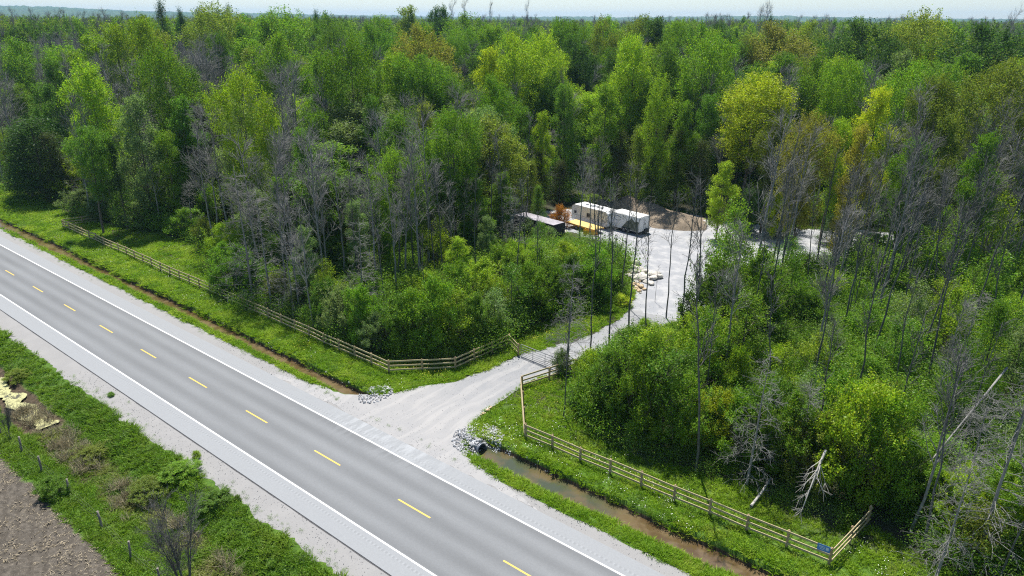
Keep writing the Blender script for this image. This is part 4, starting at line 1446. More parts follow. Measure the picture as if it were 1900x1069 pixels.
x, y = sample_area(-64, -18, -12.1, -9.9, 3.2)
k = visible(x, y) & (vnoise(x * .35, y * .8, 19) > .52)
x, y = x[k], y[k]
scatter("dry_reeds", [reed_mesh(i) for i in range(3)], np.stack([x, y, height(x, y)], 1), rg.uniform(.5, 1.1, len(x)), rg.uniform(0, 6.28, len(x)), "straw-coloured dead reeds in the wet channel beside the field")

# low growth on the forest floor
x, y = [], []
for (x0, x1, y0, y1, dn) in [(-60, 12, 8, 60, 2.4), (-30, 60, 30, 110, 1.6), (-110, -60, 8, 60, 1.2), (-110, -30, 60, 110, .7), (-200, -110, 10, 60, .5)]:
    a, b = sample_area(x0, x1, y0, y1, dn)
    k = forest_mask(a, b) & visible(a, b) & (vnoise(a * .3, b * .3, 33) > .22)
    x.append(a[k])
    y.append(b[k])
x, y = np.concatenate(x), np.concatenate(y)
D = np.hypot(x, y + 25.7)
s = rg.uniform(.7, 1.9, len(x)) * np.interp(D, [40, 140], [1, 1.7]) * (.6 + .9 * vnoise(x * .12, y * .12, 35))
s *= 1 - .7 * np.exp(-(((x + 60) / 14) ** 2 + ((y - 56) / 8) ** 2) ** 2)
scatter("undergrowth", [weed(20 + i, 420, .8, 1.1, .075) for i in range(4)], np.stack([x, y, height(x, y)], 1), s, rg.uniform(0, 6.28, len(x)), "low green undergrowth covering the forest floor")
print("under", len(x))

# white and yellow wild flowers
mw_ = simple("white_petals", (0.78, 0.78, 0.72), .7, var=.1)
my_ = simple("yellow_petals", (0.62, 0.56, 0.06), .7, var=.1)


def flowers(seed, m):
    rng = np.random.default_rng(seed)
    c = rng.normal(size=(5, 3)) * np.array([.22, .22, .05]) + np.array([0, 0, .36])
    return Geo().leaves(c, .055, rng, 0, 2.5, .9).mesh("flower_heads", [m])


for nm, mm, (x0, x1, y0, y1, dn), sd, th, lab in [
        ("white_wildflowers", mw_, (-125, 3, 9.2, 19, .55), 41, .56, "scattered white wild flowers in the grass around the rail fence"),
        ("yellow_wildflowers", my_, (-60, -24, 9, 46, 1.0), 43, .60, "scattered yellow wild flowers in the grass beside the drive")]:
    x, y = sample_area(x0, x1, y0, y1, dn)
    k = open_ground(x, y) & visible(x, y) & (vnoise(x * .22, y * .22, sd) > th)
    x, y = x[k], y[k]
    scatter(nm, [flowers(i, mm) for i in range(3)], np.stack([x, y, height(x, y)], 1), rg.uniform(.7, 1.3, len(x)), rg.uniform(0, 6.28, len(x)), lab)

# loose stones and weeds along the gravel edges
m_peb = simple("loose_gravel_stones", (0.33, 0.33, 0.33), .9, var=.45, scale=9)
xs_, ys_ = [], []
for (x0, x1, y0, y1, n) in [(-62, 2, 5.05, 6.2, 900), (-66, -14, -6.9, -5.1, 1300), (-44, -29, 6, 22, 900), (-38, -30, 20, 42, 500), (-62, -25, 44, 80, 900)]:
    a, b = rg.uniform(x0, x1, n), rg.uniform(y0, y1, n)
    k = (np.abs(b) < 6.9) & ((b < 0) | (b < 6.2)) | in_poly(a, b, DRIVE) | in_poly(a, b, YARD)
    xs_.append(a[k])
    ys_.append(b[k])
x, y = np.concatenate(xs_), np.concatenate(ys_)
scatter("loose_stones", [rock_mesh for rock_mesh in [Geo().box((0, 0, 0), (1, .8, .6), .3, taper=.6, bevel=.2).mesh("pebble", [m_peb])]], np.stack([x, y, y * 0 + .03], 1), rg.uniform(.015, .055, len(x)) * np.where(y > 40, 1.8, 1), rg.uniform(0, 6.28, (len(x), 3)), "loose grey stones strewn over the gravel shoulders, drive and yard")
x = np.concatenate([rg.uniform(-66, -14, 170), rg.uniform(-130, 0, 150), rg.uniform(-50, -20, 60)])
y = np.concatenate([-6.95 + np.abs(rg.normal(size=170)) * .45, 6.15 - np.abs(rg.normal(size=150)) * .3, rg.uniform(6, 30, 60)])
k = visible(x, y) & ((np.arange(len(x)) < 320) | (~in_poly(x, y, DRIVE) & open_ground(x, y)))
x, y = x[k], y[k]
scatter("edge_weeds", [weed(60 + i, 60, .22, .2, .05) for i in range(3)], np.stack([x, y, y * 0 + .01], 1), rg.uniform(.4, 1.1, len(x)), rg.uniform(0, 6.28, len(x)), "small weed sprigs creeping onto the gravel shoulders")

# stubble on the ploughed field
ms = simple("maize_stubble", (0.400, 0.336, 0.232), .9, var=.3, scale=4)
x, y = sample_area(-66, -30, -30, -14.7, 9)
k = visible(x, y) & (vnoise(x * .9, y * .9, 61) + .5 * vnoise(x * 3, y * 3, 62) > .55)
x, y = x[k], y[k]
gs = []
for i in range(4):
    rng = np.random.default_rng(600 + i)
    a = rng.uniform(0, 6.28, 4)
    b = rng.normal(size=(4, 3)) * np.array([.14, .14, 0]) + np.array([0, 0, .02])
    d = np.stack([np.cos(a), np.sin(a), rng.uniform(0, .5, 4)], 1) * rng.uniform(.07, .24, (4, 1))
    gs.append(Geo().tubes(np.stack([b, b + d], 1), np.full((4, 2), .018), 3).mesh("stalk", [ms]))
scatter("crop_stubble", gs, np.stack([x, y, height(x, y)], 1), rg.uniform(.5, 1.2, len(x)), rg.uniform(0, 6.28, len(x)), "pale broken crop stubble lying on the brown field")


# ------------------------------------------------------------------ stones
def rock_geo(seed, sub=2, sq=(1, 1, .7), rough=.35):
    bm = bmesh.new()
    bmesh.ops.create_icosphere(bm, subdivisions=sub, radius=.5)
    rng = np.random.default_rng(seed)
    cuts = unit(rng.normal(size=(7, 3)))
    ds = rng.uniform(.27, .42, 7)
    V = np.array([v.co[:] for v in bm.verts])
    for c, d_ in zip(cuts, ds):
        e = V @ c
        V -= np.maximum(e - d_, 0)[:, None] * c
    V += unit(V) * (rng.normal(size=(len(V), 1)) * .015)
    V *= np.array(sq)
    F = np.array([[v.index for v in f.verts] for f in bm.faces])
    bm.free()
    return Geo().add(V, F)


m_riprap = simple("riprap_limestone", (0.46, 0.46, 0.46), .9, var=.4, scale=5, bump=.4)
m_rock = simple("boulder_limestone", (0.52, 0.49, 0.44), .9, var=.25, scale=2.5, bump=.5)
m_rock2 = simple("boulder_sandstone", (0.46, 0.35, 0.22), .9, var=.25, scale=2.5, bump=.5)
# riprap round both culvert mouths
pts, ss = [], []
for (cx, cy, rx, ry, n) in [(-30.7, 8.9, 1.9, 2.1, 1300), (-42.0, 8.5, 1.2, 1.7, 420)]:
    for _ in range(n):
        a, r = rg.uniform(0, 6.28), math.sqrt(rg.uniform(0, 1))
        x, y = cx + math.cos(a) * r * rx, cy + math.sin(a) * r * ry
        hz = float(height(x, y))
        if cx > -35 and abs(y - 8.3) < .58:
            if x > -30.0:
                continue
            hz = max(hz, .20 - .8 * max(0, abs(y - 8.3) - .2)) if x < -30.1 else hz
        elif cx > -35:
            hz = max(hz, .0 - .55 * max(0, abs(y - 8.3) - .45) - .5 * max(0, x + 30.4))
        pts.append((x, y, max(hz, -.6) + rg.uniform(-.02, .12)))
        ss.append(rg.uniform(.09, .27))
for _ in range(46):
    x, y = rg.uniform(-30, -24), 9.25 + rg.normal() * .18
    pts.append((x, y, float(height(x, y)) + .02))
    ss.append(rg.uniform(.08, .22))
for _ in range(60):
    x = rg.uniform(-110, -44)
    y = np.interp(x, DC[:, 0], DC[:, 1]) + .75 + rg.normal() * .15
    pts.append((x, y, float(height(x, y)) + .02))
    ss.append(rg.uniform(.08, .25))
pts = np.array(pts)
rot = rg.uniform(0, 6.28, (len(pts), 3))
scatter("riprap", [rock_geo(i, 1, (1, .8, .6)).mesh("stone", [m_riprap]) for i in range(5)], pts, np.array(ss), rot, "pale grey broken stones heaped round the culvert mouths")
rk = [rock_geo(40 + i, 3, (1.3, .9, .55)).mesh("boulder", [m_rock]) for i in range(4)]
rk2 = [rock_geo(50 + i, 3, (1.1, .9, .6)).mesh("boulder", [m_rock2]) for i in range(3)]


def where_word(xp):
    return None


def boulders(spots, grp, lab, meshes):
    for i, (xp, yp, s) in enumerate(spots):
        b = G(xp, yp)
        o = bpy.data.objects.new("boulder", random.choice(meshes))
        COL.objects.link(o)
        o.location = (b[0], b[1], s * .2)
        o.scale = (s, s * random.uniform(.8, 1.1), s * random.uniform(.8, 1.1))
        o.rotation_euler = (random.uniform(-.25, .25), random.uniform(-.25, .25), random.uniform(0, 6.28))
        tag(o, lab(i, xp, yp, s), "boulder", grp)


ORD = ['leftmost', 'second', 'third', 'fourth', 'fifth', 'sixth', 'seventh', 'eighth', 'ninth', 'tenth', 'eleventh', 'twelfth', 'thirteenth', 'fourteenth', 'fifteenth', 'sixteenth', 'seventeenth', 'eighteenth', 'nineteenth', 'twentieth',
       'twenty-first', 'twenty-second', 'twenty-third', 'twenty-fourth', 'twenty-fifth', 'twenty-sixth', 'twenty-seventh', 'twenty-eighth', 'twenty-ninth', 'thirtieth']


def nth(i, n):
    return 'leftmost' if i == 0 else 'rightmost' if i == n - 1 else ORD[i] + ' from left' if i < len(ORD) else None


A = sorted([(1157, 480, .9), (1163, 488, 1.1), (1158, 494, .8), (1178, 492, 1.4), (1168, 498, 1.0)])
boulders(A, "boulders at the mouth of the yard", lambda i, *a: f"grey boulder, {nth(i, len(A))} of the back heap at the yard mouth", rk)
A1 = sorted([(1172, 507, 1.2), (1184, 504, 1.5), (1196, 507, 1.3), (1206, 511, 1.5), (1190, 513, 1.3), (1217, 512, 1.3), (1222, 516, 1.1), (1212, 518, 1.2)])
boulders(A1, "boulders at the mouth of the yard", lambda i, *a: f"pale flat boulder, {nth(i, len(A1))} in the middle row at the yard mouth", rk)
A2 = sorted([(1166, 513, 1.0), (1176, 516, 1.3), (1188, 520, 1.8), (1197, 524, 1.0), (1208, 528, .9)])
boulders(A2, "boulders at the mouth of the yard", lambda i, *a: f"pale boulder, {nth(i, len(A2))} of the front row at the yard mouth", rk)
A3 = sorted([(1177, 528, .7), (1184, 531, .8), (1180, 536, .7), (1190, 535, .9), (1186, 541, .7), (1195, 538, .6)])
boulders(A3, "tan boulders beside the drive", lambda i, *a: f"tan sandstone boulder, {nth(i, len(A3))} in the small heap beside the drive", rk2)
A4 = sorted([(1547, 431, .9), (1555, 436, 1.2), (1560, 428, 1.3), (1568, 425, 1.5), (1566, 434, 1.1), (1577, 430, 1.2), (1586, 433, 1.3), (1594, 437, 1.0), (1558, 443, 1.1), (1550, 447, .9), (1572, 441, .9), (1601, 432, 1.0)])
boulders(A4, "white rocks at the far end of the yard", lambda i, *a: f"white rock, {nth(i, len(A4))} of the pile at the far right end of the yard", rk)
A5 = sorted([(1682, 422, .9), (1692, 424, 1.2), (1700, 420, 1.4), (1708, 425, 1.0), (1718, 428, .9)])
boulders(A5, "white rocks in the right-hand woods", lambda i, *a: f"white rock, {nth(i, len(A5))} of the pile in the right woods", rk)
A6 = sorted([(1012, 414, .9), (1018, 420, 1.1), (1025, 416, 1.0), (1030, 424, 1.2), (1038, 420, 1.0), (1042, 428, 1.1), (1048, 424, .9), (1022, 426, .8), (1050, 432, .8)])
boulders(A6, "pale rubble beside the dark container", lambda i, *a: f"pale rubble block, {nth(i, len(A6))} of the heap beside the dark container", rk)
# a line of rocks tumbled beside the upper drive
A7 = sorted([(898, 768, .35), (905, 762, .4), (910, 757, .3), (893, 771, .28)])
A8 = sorted([(1153 + (i * 37) % 22 + i * .9, 474 + i * 2.9 + (i * 13) % 5, .35 + .35 * ((i * 7) % 5) / 4) for i in range(24)])
boulders(A8, "small stones scattered at the yard mouth", lambda i, *a: f"small pale stone, {nth(i, len(A8))} of the loose scatter at the yard mouth", rk + rk2)
boulders(A7, "stones at the edge of the drive", lambda i, *a: f"small dark stone, {nth(i, len(A7))} on the right edge of the drive", rk2)

# ------------------------------------------------------------------ earth mounds
m_dirt = N("brown_earth")
m_dirt.pos()
f_ = m_dirt.noise(2.2, 6, .7)
cc_ = m_dirt.ramp(f_, [(.3, (.16, .125, .09)), (.55, (.25, .20, .145)), (.8, (.33, .275, .21))])
m_dirt.bump(f_, .8, .15)
m_dirt = m_dirt.done(cc_, .95)


def mound(name, label, parts, mat, seed, res=.45):
    xs = [p[0] for p in parts]
    ys = [p[1] for p in parts]
    x0, x1, y0, y1 = min(xs) - 6, max(xs) + 6, min(ys) - 6, max(ys) + 6
    gx, gy = np.arange(x0, x1, res), np.arange(y0, y1, res)
    X, Y = np.meshgrid(gx, gy)
    Z = np.full(X.shape, -.25)
    for (cx, cy, rx, ry, h, a) in parts:
        c, s = math.cos(a), math.sin(a)
        dx, dy = X - cx, Y - cy
        u, v = (dx * c + dy * s) / rx, (-dx * s + dy * c) / ry
        d = np.sqrt(u * u + v * v) * (1 + .25 * (vnoise(X * .6, Y * .6, seed) - .5))
        Z = np.maximum(Z, h * np.maximum(0, 1 - d) ** .85 * 1.08 - .25 * (d > 1) + 0 * d - .02)
    Z += np.where(Z > 0, .35 * (vnoise(X * 1.1, Y * 1.1, seed + 1) - .5) + .16 * (vnoise(X * 2.8, Y * 2.8, seed + 2) - .5), 0)
    keep = Z > -.2
    ny, nx = X.shape
    I = np.arange(nx * ny).reshape(ny, nx)
    F = np.stack([I[:-1, :-1], I[:-1, 1:], I[1:, 1:], I[1:, :-1]], -1).reshape(-1, 4)
    k = keep.ravel()[F].any(1)
    F = F[k]
    u, inv = np.unique(F, return_inverse=True)
    V = np.stack([X, Y, Z], -1).reshape(-1, 3)[u]
    g = Geo().add(V, inv.reshape(-1, 4), 0, True)
    return tag(obj(name, g, mat), label, "earth mound")


mound("dirt_mound", "rounded brown earth heap behind and to the right of the white box trailer", [(-46.8, 75.5, 6.4, 4.6, 1.9, .2), (-50.5, 77.0, 5.0, 3.6, 1.5, 0)], m_dirt, 81)
mound("dirt_mound", "long low brown earth bank behind the white trailers", [(-53.5, 78.0, 5.5, 3.0, 2.0, .25), (-57.5, 78.8, 5.0, 3.2, 2.3, -.1), (-62.0, 77.5, 4.5, 2.4, 1.1, 0)], m_dirt, 83)
m_grav_heap = gravel_mat("grey_gravel_heap", (.30, .30, .31), (.44, .44, .45), (.42, .41, .40))
mound("gravel_heap", "low spread of grey gravel at the foot of the earth heap", [(-42.6, 77.2, 5.0, 3.2, .7, 0)], m_grav_heap, 85)

# ------------------------------------------------------------------ fences
m_wood = N("new_pine_rail")
m_wood.pos()
f_ = m_wood.noise(6, 5, .65)
c_ = m_wood.ramp(f_, [(.3, (0.340, 0.272, 0.153)), (.6, (0.468, 0.391, 0.230)), (.8, (0.561, 0.484, 0.315))])
m_wood = m_wood.done(c_, .75)
m_post = simple("pine_post", (.40, .29, .17), .8, var=.3, scale=5)


def rail_fence(name, label, pts, H=1.28, sp=2.42):
    root = thing(name, label, "fence", (pts[0][0], pts[0][1], 0))
    o = np.array([pts[0][0], pts[0][1], 0.0])
    posts = []
    for a, b in zip(pts[:-1], pts[1:]):
        a, b = np.array(a, float), np.array(b, float)
        k = max(1, round(np.linalg.norm(b - a) / sp))
        for i in range(k):
            posts.append(a + (b - a) * i / k)
    posts.append(np.array(pts[-1], float))
    for p in posts:
        z = float(height(p[0], p[1]))
        g = Geo().box((0, 0, H / 2 - .25), (.15, .15, H + .5), random.uniform(-.1, .1), bevel=.02)
        g.box((0, 0, H + .02), (.12, .12, .05), 0, taper=.5)
        obj("post", g, m_post, root, (p[0] - o[0] + random.uniform(-.02, .02), p[1] - o[1], z + random.uniform(-.04, .04)))
    side = 0.10
    for hgt, nm in ((H - .08, "rail"), (H - .50, "rail"), (H - .92, "rail")):
        g = Geo()
        for p, q in zip(posts[:-1], posts[1:]):
            zp, zq = float(height(*p)), float(height(*q))
            d = (q - p) / np.linalg.norm(q - p)
            nr = np.array([d[1], -d[0]]) * side
            ja, jb = random.uniform(-.02, .02), random.uniform(-.02, .02)
            A_ = np.array([p[0] + nr[0], p[1] + nr[1], zp + hgt + ja]) - o + np.array([*(d * .01), 0])
            B_ = np.array([q[0] + nr[0], q[1] + nr[1], zq + hgt + jb]) - o - np.array([*(d * .01), 0])
            g.beam(A_, B_, .045, .135)
        obj(nm, g, m_wood, root)
    return root


FL = px((300, 396), (118, 421)) + px((722, 690), (845, 685), (945, 641), (962, 660))
FL[0] = tuple(G(255, 402)[:2])
rail_fence("rail_fence", "long wooden rail fence left of the drive, running beside the ditch to the gate", FL)
FR = px((1068, 690), (968, 722), (975, 811), (1538, 1046), (1610, 968))
rail_fence("rail_fence", "wooden rail fence right of the drive with the blue sign on its far corner", FR)

# gate: grey tube farm gate across the drive
ga, gb_ = np.array(G(964, 660)), np.array(G(1062, 700))
ga[2] = gb_[2] = 0
gl_ = np.linalg.norm(gb_ - ga)
m_gate = simple("galvanised_gate", (.17, .18, .19), .5, .6, var=.2)
root = thing("farm_gate", "closed grey metal tube gate across the gravel drive", "gate", tuple(ga), math.atan2(gb_[1] - ga[1], gb_[0] - ga[0]))
g = Geo()
r = .032
L_ = gl_ - .25
for xx in (0.18, L_):
    g.tube([(xx, 0, .16), (xx, 0, 1.26)], r, 8)
for zz in (.16, 1.26):
    g.tube([(.18, 0, zz), (L_, 0, zz)], r, 8)
obj("frame", g, m_gate, root)
for zz in (.34, .53, .75, 1.0):
    obj("bar", Geo().tube([(.2, 0, zz), (L_ - .02, 0, zz)], .022, 6), m_gate, root)
for t in (.25, .5, .75):
    obj("upright", Geo().tube([(.18 + (L_ - .18) * t, 0, .18), (.18 + (L_ - .18) * t, 0, 1.24)], .024, 6), m_gate, root)
for zz in (.35, 1.05):
    obj("hinge", Geo().tube([(0.02, 0, zz), (.18, 0, zz)], .02, 6), m_gate, root)
# slim old wire fence on the field side
m_oldpost = simple("weathered_post", (.20, .18, .155), .9, var=.35, scale=4)
root = thing("wire_fence", "old wire fence on weathered wooden posts along the brown field", "fence", (-60, -13.45, 0))
pp = []
for xx in (-69.5, -65.2, -61.0, -56.8, -52.9, -48.5, -43.3, -39.0, -35.4, -31.0):
    yy = -13.45 + random.uniform(-.12, .12)
    pp.append((xx + 60, yy + 13.45, float(height(xx, yy))))
    lx, ly = random.gauss(0, .06), random.gauss(0, .06)
    g = Geo().tube([(0, 0, -.3), (lx * .7, ly * .7, .7), (lx * 1.5, ly * 1.5, 1.35 + random.uniform(-.1, .1))], [.075, .07, .062], 8)
    obj("post", g, m_oldpost, root, pp[-1])
m_wire = simple("fence_wire", (.16, .15, .14), .6, .5)
for hh in (.35, .7, 1.05):
    g = Geo()
    for a, b in zip(pp[:-1], pp[1:]):
        a, b = np.array(a) + (0, 0, hh), np.array(b) + (0, 0, hh)
        g.tube([a, (a + b) / 2 - np.array([0, 0, .03]), b], .004, 3)
    obj("wire", g, m_wire, root)

# small blue sign on the corner of the right-hand fence
c = np.array(G(1538, 1046))
d_ = np.array(G(1380, 985)) - c
d_[2] = 0
d_ /= np.linalg.norm(d_)
nrm = np.array([-d_[1], d_[0], 0])
if nrm[1] > 0:
    nrm = -nrm
sg = thing("sign", "small blue sign nailed to the corner of the right rail fence", "sign", tuple(c + d_ * .42 + nrm * .16 + np.array([0, 0, 1.05])), math.atan2(d_[1], d_[0]))
obj("panel", Geo().box((0, 0, 0), (.72, .02, .46), bevel=.006), simple("sign_blue", (.10, .24, .55), .5, var=.08), sg)
side_ = 1 if (nrm @ np.array([-d_[1], d_[0], 0])) > 0 else -1
g = Geo()
g.box((-.2, .0125 * side_, .02), (.16, .004, .2))
g.box((.1, .0125 * side_, .1), (.34, .004, .04))
g.box((.1, .0125 * side_, 0), (.30, .004, .03))
g.box((.06, .0125 * side_, -.1), (.24, .004, .03))
obj("marking", g, simple("sign_white", (.6, .66, .75), .5, var=.1), sg)

# culvert: corrugated pipe mouth
m_cul = simple("corrugated_steel", (.22, .235, .26), .5, .5, var=.2)
cu = thing("culvert", "dark corrugated metal culvert pipe opening onto the ditch water", "culvert", (-30.05, 8.3, -.30))
g = Geo()
R_ = .47
xs = np.arange(-1.5, .36, .055)
P_ = []
for ro, sgn in ((1.0, 1), (.93, -1)):
    ring = []
    for xx in xs:
        rr = R_ * ro + .016 * math.sin(xx * 2 * math.pi / .13)
        th = np.arange(28) * 2 * math.pi / 28
        slope = .10 * np.cos(th) * 0
        ring.append(np.stack([xx + slope - .30 * (np.sin(th) > 0) * np.sin(th) * (xx > .3), np.cos(th) * rr, np.sin(th) * rr], 1))
    P_.append(np.array(ring))
for ri, A_ in enumerate(P_):
    m_, k_ = A_.shape[:2]
    I = np.arange(m_ * k_).reshape(m_, k_)
    F = np.stack([I[:-1], np.roll(I[:-1], -1, 1), np.roll(I[1:], -1, 1), I[1:]], -1).reshape(-1, 4)
    g.add(A_.reshape(-1, 3), F if ri == 0 else F[:, ::-1], 0, True)
a0, a1 = P_[0][-1], P_[1][-1]
I = np.arange(56)
F = np.stack([I[:28], np.roll(I[:28], -1), np.roll(I[28:], -1), I[28:]], -1)
g.add(np.concatenate([a0, a1]), F)
obj("pipe", g, m_cul, cu)
g = Geo()
th = np.arange(28) * 2 * math.pi / 28
rim = np.stack([.34 - .30 * (np.sin(th) > 0) * np.sin(th), np.cos(th) * .48, np.sin(th) * .48], 1)
rim = np.concatenate([rim, rim[:1]])
g.tube(rim, .03, 6)
obj("rim", g, m_cul, cu)
obj("pipe_inner_shade", Geo().box((-1.35, 0, 0), (.1, .84, .84)), simple("pipe_inner_shade", (.012, .012, .01), 1), cu)  # black plate across the pipe, painted stand-in for the shade inside

# ------------------------------------------------------------------ trailers and plant in the yard
m_white = simple("white_panel_paint", (.74, .75, .76), .45, var=.04, scale=1.5)
m_roof = simple("white_roof_membrane", (.80, .80, .78), .6, var=.05, scale=1.5)
m_tyre = simple("tyre_rubber", (.025, .025, .026), .85, var=.3)
m_rim = simple("wheel_rim", (.45, .45, .46), .4, .7)
m_glass = simple("dark_window", (.02, .023, .028), .12, var=.1)
m_dark = simple("dark_steel", (.035, .037, .042), .6, var=.3)
m_trim = simple("grey_trim", (.30, .31, .33), .5)


def wheel(parent, x, y, z=.36, R=.36, wd=.22):
    g = Geo()
    th = np.arange(24) * 2 * math.pi / 24
    prof = [(R * .62, -wd / 2), (R * .93, -wd / 2), (R, -wd * .3), (R, wd * .3), (R * .93, wd / 2), (R * .62, wd / 2)]
    A_ = np.array([np.stack([np.cos(th) * r_, np.full(24, w_), np.sin(th) * r_], 1) for r_, w_ in prof])
    I = np.arange(len(prof) * 24).reshape(len(prof), 24)
    F = np.stack([I[:-1], np.roll(I[:-1], -1, 1), np.roll(I[1:], -1, 1), I[1:]], -1).reshape(-1, 4)
    g.add(A_.reshape(-1, 3), F, 0, True)
    w_ = obj("wheel", g, m_tyre, parent, (x, y, z))
    g = Geo()
    g.tube([(0, -wd * .42, 0), (0, wd * .42, 0)], R * .62, 20)
    g.tube([(0, -wd * .55, 0), (0, wd * .55, 0)], R * .16, 10)
    obj("rim", g, m_rim, w_)
    return w_


# travel trailer: near side faces the camera (its -y side)
a = np.array([-60.77, 66.2, 0])
b = np.array([-53.4, 64.9, 0])
ang = math.atan2(b[1] - a[1], b[0] - a[0])
Lr = 7.6
rv = thing("travel_trailer", "white travel trailer with small side windows behind the yellow flatbed", "trailer", tuple(a), ang)
g = Geo()
prof = [(0, .45), (0, 2.1), (.18, 2.62), (.6, 2.78), (Lr - .4, 2.78), (Lr, 2.55), (Lr, .55), (Lr - .5, .42), (.4, .40)]
W_ = 2.45
n_ = len(prof)
V = [(x, 0, z) for x, z in prof] + [(x, W_, z) for x, z in prof]
g.add(V, [[i, (i + 1) % n_, (i + 1) % n_ + n_, i + n_] for i in range(n_)])
g.add([(x, 0, z) for x, z in prof], [list(range(n_))][0])
g.add([(x, W_, z) for x, z in prof], list(range(n_))[::-1])
obj("body", g, m_white, rv)
g = Geo().box((Lr / 2 + .1, W_ / 2, 2.80), (Lr - 1.0, W_ - .1, .05), bevel=.015)
obj("roof", g, m_roof, rv)
for xx in (2.2, 4.4, 5.3):
    obj("roof_vent", Geo().box((xx, W_ / 2, 2.90), (.45, .45, .14), bevel=.03), m_trim, rv)
obj("air_conditioner", Geo().box((3.4, W_ / 2, 2.96), (.9, .75, .28), bevel=.06), m_white, rv)
for xx, ww, hh, zz in ((.85, .42, .38, 1.62), (3.65, .62, .55, 1.60), (5.0, .22, .62, 1.70)):
    wn = obj("window", Geo().box((0, -.012, 0), (ww, .03, hh)), m_glass, rv, (xx, 0, zz))
    g = Geo()
    for sx in (-1, 1):
        g.box((sx * (ww / 2 + .02), -.02, 0), (.04, .045, hh + .08))
        g.box((0, -.02, sx * (hh / 2 + .02)), (ww, .045, .04))
    g.box((0, -.03, 0), (.03, .02, hh))
    obj("frame", g, m_trim, wn)
obj("stripe", Geo().box((Lr / 2, -.006, 1.18), (Lr - .5, .012, .05)), m_trim, rv)
obj("door", Geo().box((5.9, -.012, 1.45), (.62, .024, 1.75), bevel=.005), m_roof, rv)
obj("chassis", Geo().box((Lr / 2, W_ / 2, .36), (Lr - .6, 1.6, .14)), m_dark, rv)
g = Geo()
g.beam((0, W_ / 2 - .7, .36), (-1.2, W_ / 2, .45), .08, .1)
g.beam((0, W_ / 2 + .7, .36), (-1.2, W_ / 2, .45), .08, .1)
g.tube([(-1.1, W_ / 2, .1), (-1.1, W_ / 2, .9)], .04, 8)
obj("hitch", g, m_dark, rv)
for xx in (4.0, 4.85):
    wheel(rv, xx, .16)
    wheel(rv, xx, W_ - .16)
# box trailer
a = np.array([-53.3, 66.0, 0])
b = np.array([-48.07, 65.27, 0])
ang = math.atan2(b[1] - a[1], b[0] - a[0])
Lb = 5.3
bt = thing("cargo_trailer", "white enclosed cargo trailer with a dark picture on its side, parked on grey gravel", "trailer", tuple(a), ang)
g = Geo().box((Lb / 2, 1.3, 1.62), (Lb, 2.6, 2.2), bevel=.05)
nose = [(-.0, .05, .52), (-.85, 1.3, .52), (-.0, 2.55, .52), (-.0, .05, 2.66), (-.75, 1.3, 2.62), (-.0, 2.55, 2.66)]
g.add(nose, [[0, 1, 4, 3], [1, 2, 5, 4]])
g.add(nose, [[3, 4, 5]])
g.add(nose, [[0, 2, 1]])
obj("body", g, m_white, bt)
obj("roof", Geo().box((Lb / 2, 1.3, 2.745), (Lb - .06, 2.5, .05), bevel=.015), m_roof, bt)
m_pic = N("printed_picture")
m_pic.pos()
tc = m_pic.n("TexCoord")
nz = m_pic.noise(1.6, 6, .7, vec=tc.outputs["Object"])
m_pic = m_pic.done(m_pic.ramp(nz, [(.3, (.015, .02, .02)), (.46, (.05, .07, .04)), (.55, (.16, .17, .16)), (.64, (.05, .08, .05)), (.75, (.42, .42, .42))]), .4)
g = Geo()
y_ = -.006
P2 = [(2.0, .62), (5.18, .58), (5.18, 2.15), (4.5, 2.0), (3.9, 2.45), (3.4, 2.05), (3.0, 1.85), (2.6, 1.35)]
g.add([(x, y_, z) for x, z in P2] + [(x, y_ + .02, z) for x, z in P2], list(range(8)))
g.f.append((np.array([[i, i + 8, (i + 1) % 8 + 8, (i + 1) % 8] for i in range(8)]), 0, False))
obj("picture", g, m_pic, bt)
th = np.linspace(.3, 6.0, 26)
g = Geo().tube(np.stack([1.25 + np.cos(th) * .62, np.full(26, -.012), 2.0 + np.sin(th) * .34], 1), .035, 5)
obj("logo", g, simple("logo_blue", (.06, .12, .22), .5), bt)
g = Geo()
for yy in (.0, 2.6):
    for xx in (.0, Lb):
        g.box((xx, yy, 1.62), (.06, .06, 2.24))
obj("corner_trim", g, m_trim, bt)
for k_, yy in enumerate((.66, 1.94)):
    dd = obj("door", Geo().box((Lb + .02, yy, 1.62), (.04, 1.24, 2.05), bevel=.008), m_white, bt)
    obj("handle", Geo().box((Lb + .06, yy + (.45 if k_ == 0 else -.45), 1.3), (.04, .04, .7)), m_trim, dd)
obj("chassis", Geo().box((Lb / 2, 1.3, .44), (Lb, 1.8, .14)), m_dark, bt)
obj("step_box", Geo().box((Lb + .18, 1.7, .55), (.3, .95, .55), bevel=.03), m_dark, bt)
for xx in (2.5, 3.35):
    wheel(bt, xx, .1)
    wheel(bt, xx, 2.5)
    obj("mudguard", Geo().box((xx, -.08, .76), (.82, .2, .05), bevel=.02), m_dark, bt)
g = Geo()
g.beam((-.7, 1.3, .44), (-1.9, 1.3, .48), .1, .12)
g.tube([(-1.6, 1.3, .0), (-1.6, 1.3, .85)], .04, 8)
obj("hitch", g, m_dark, bt)
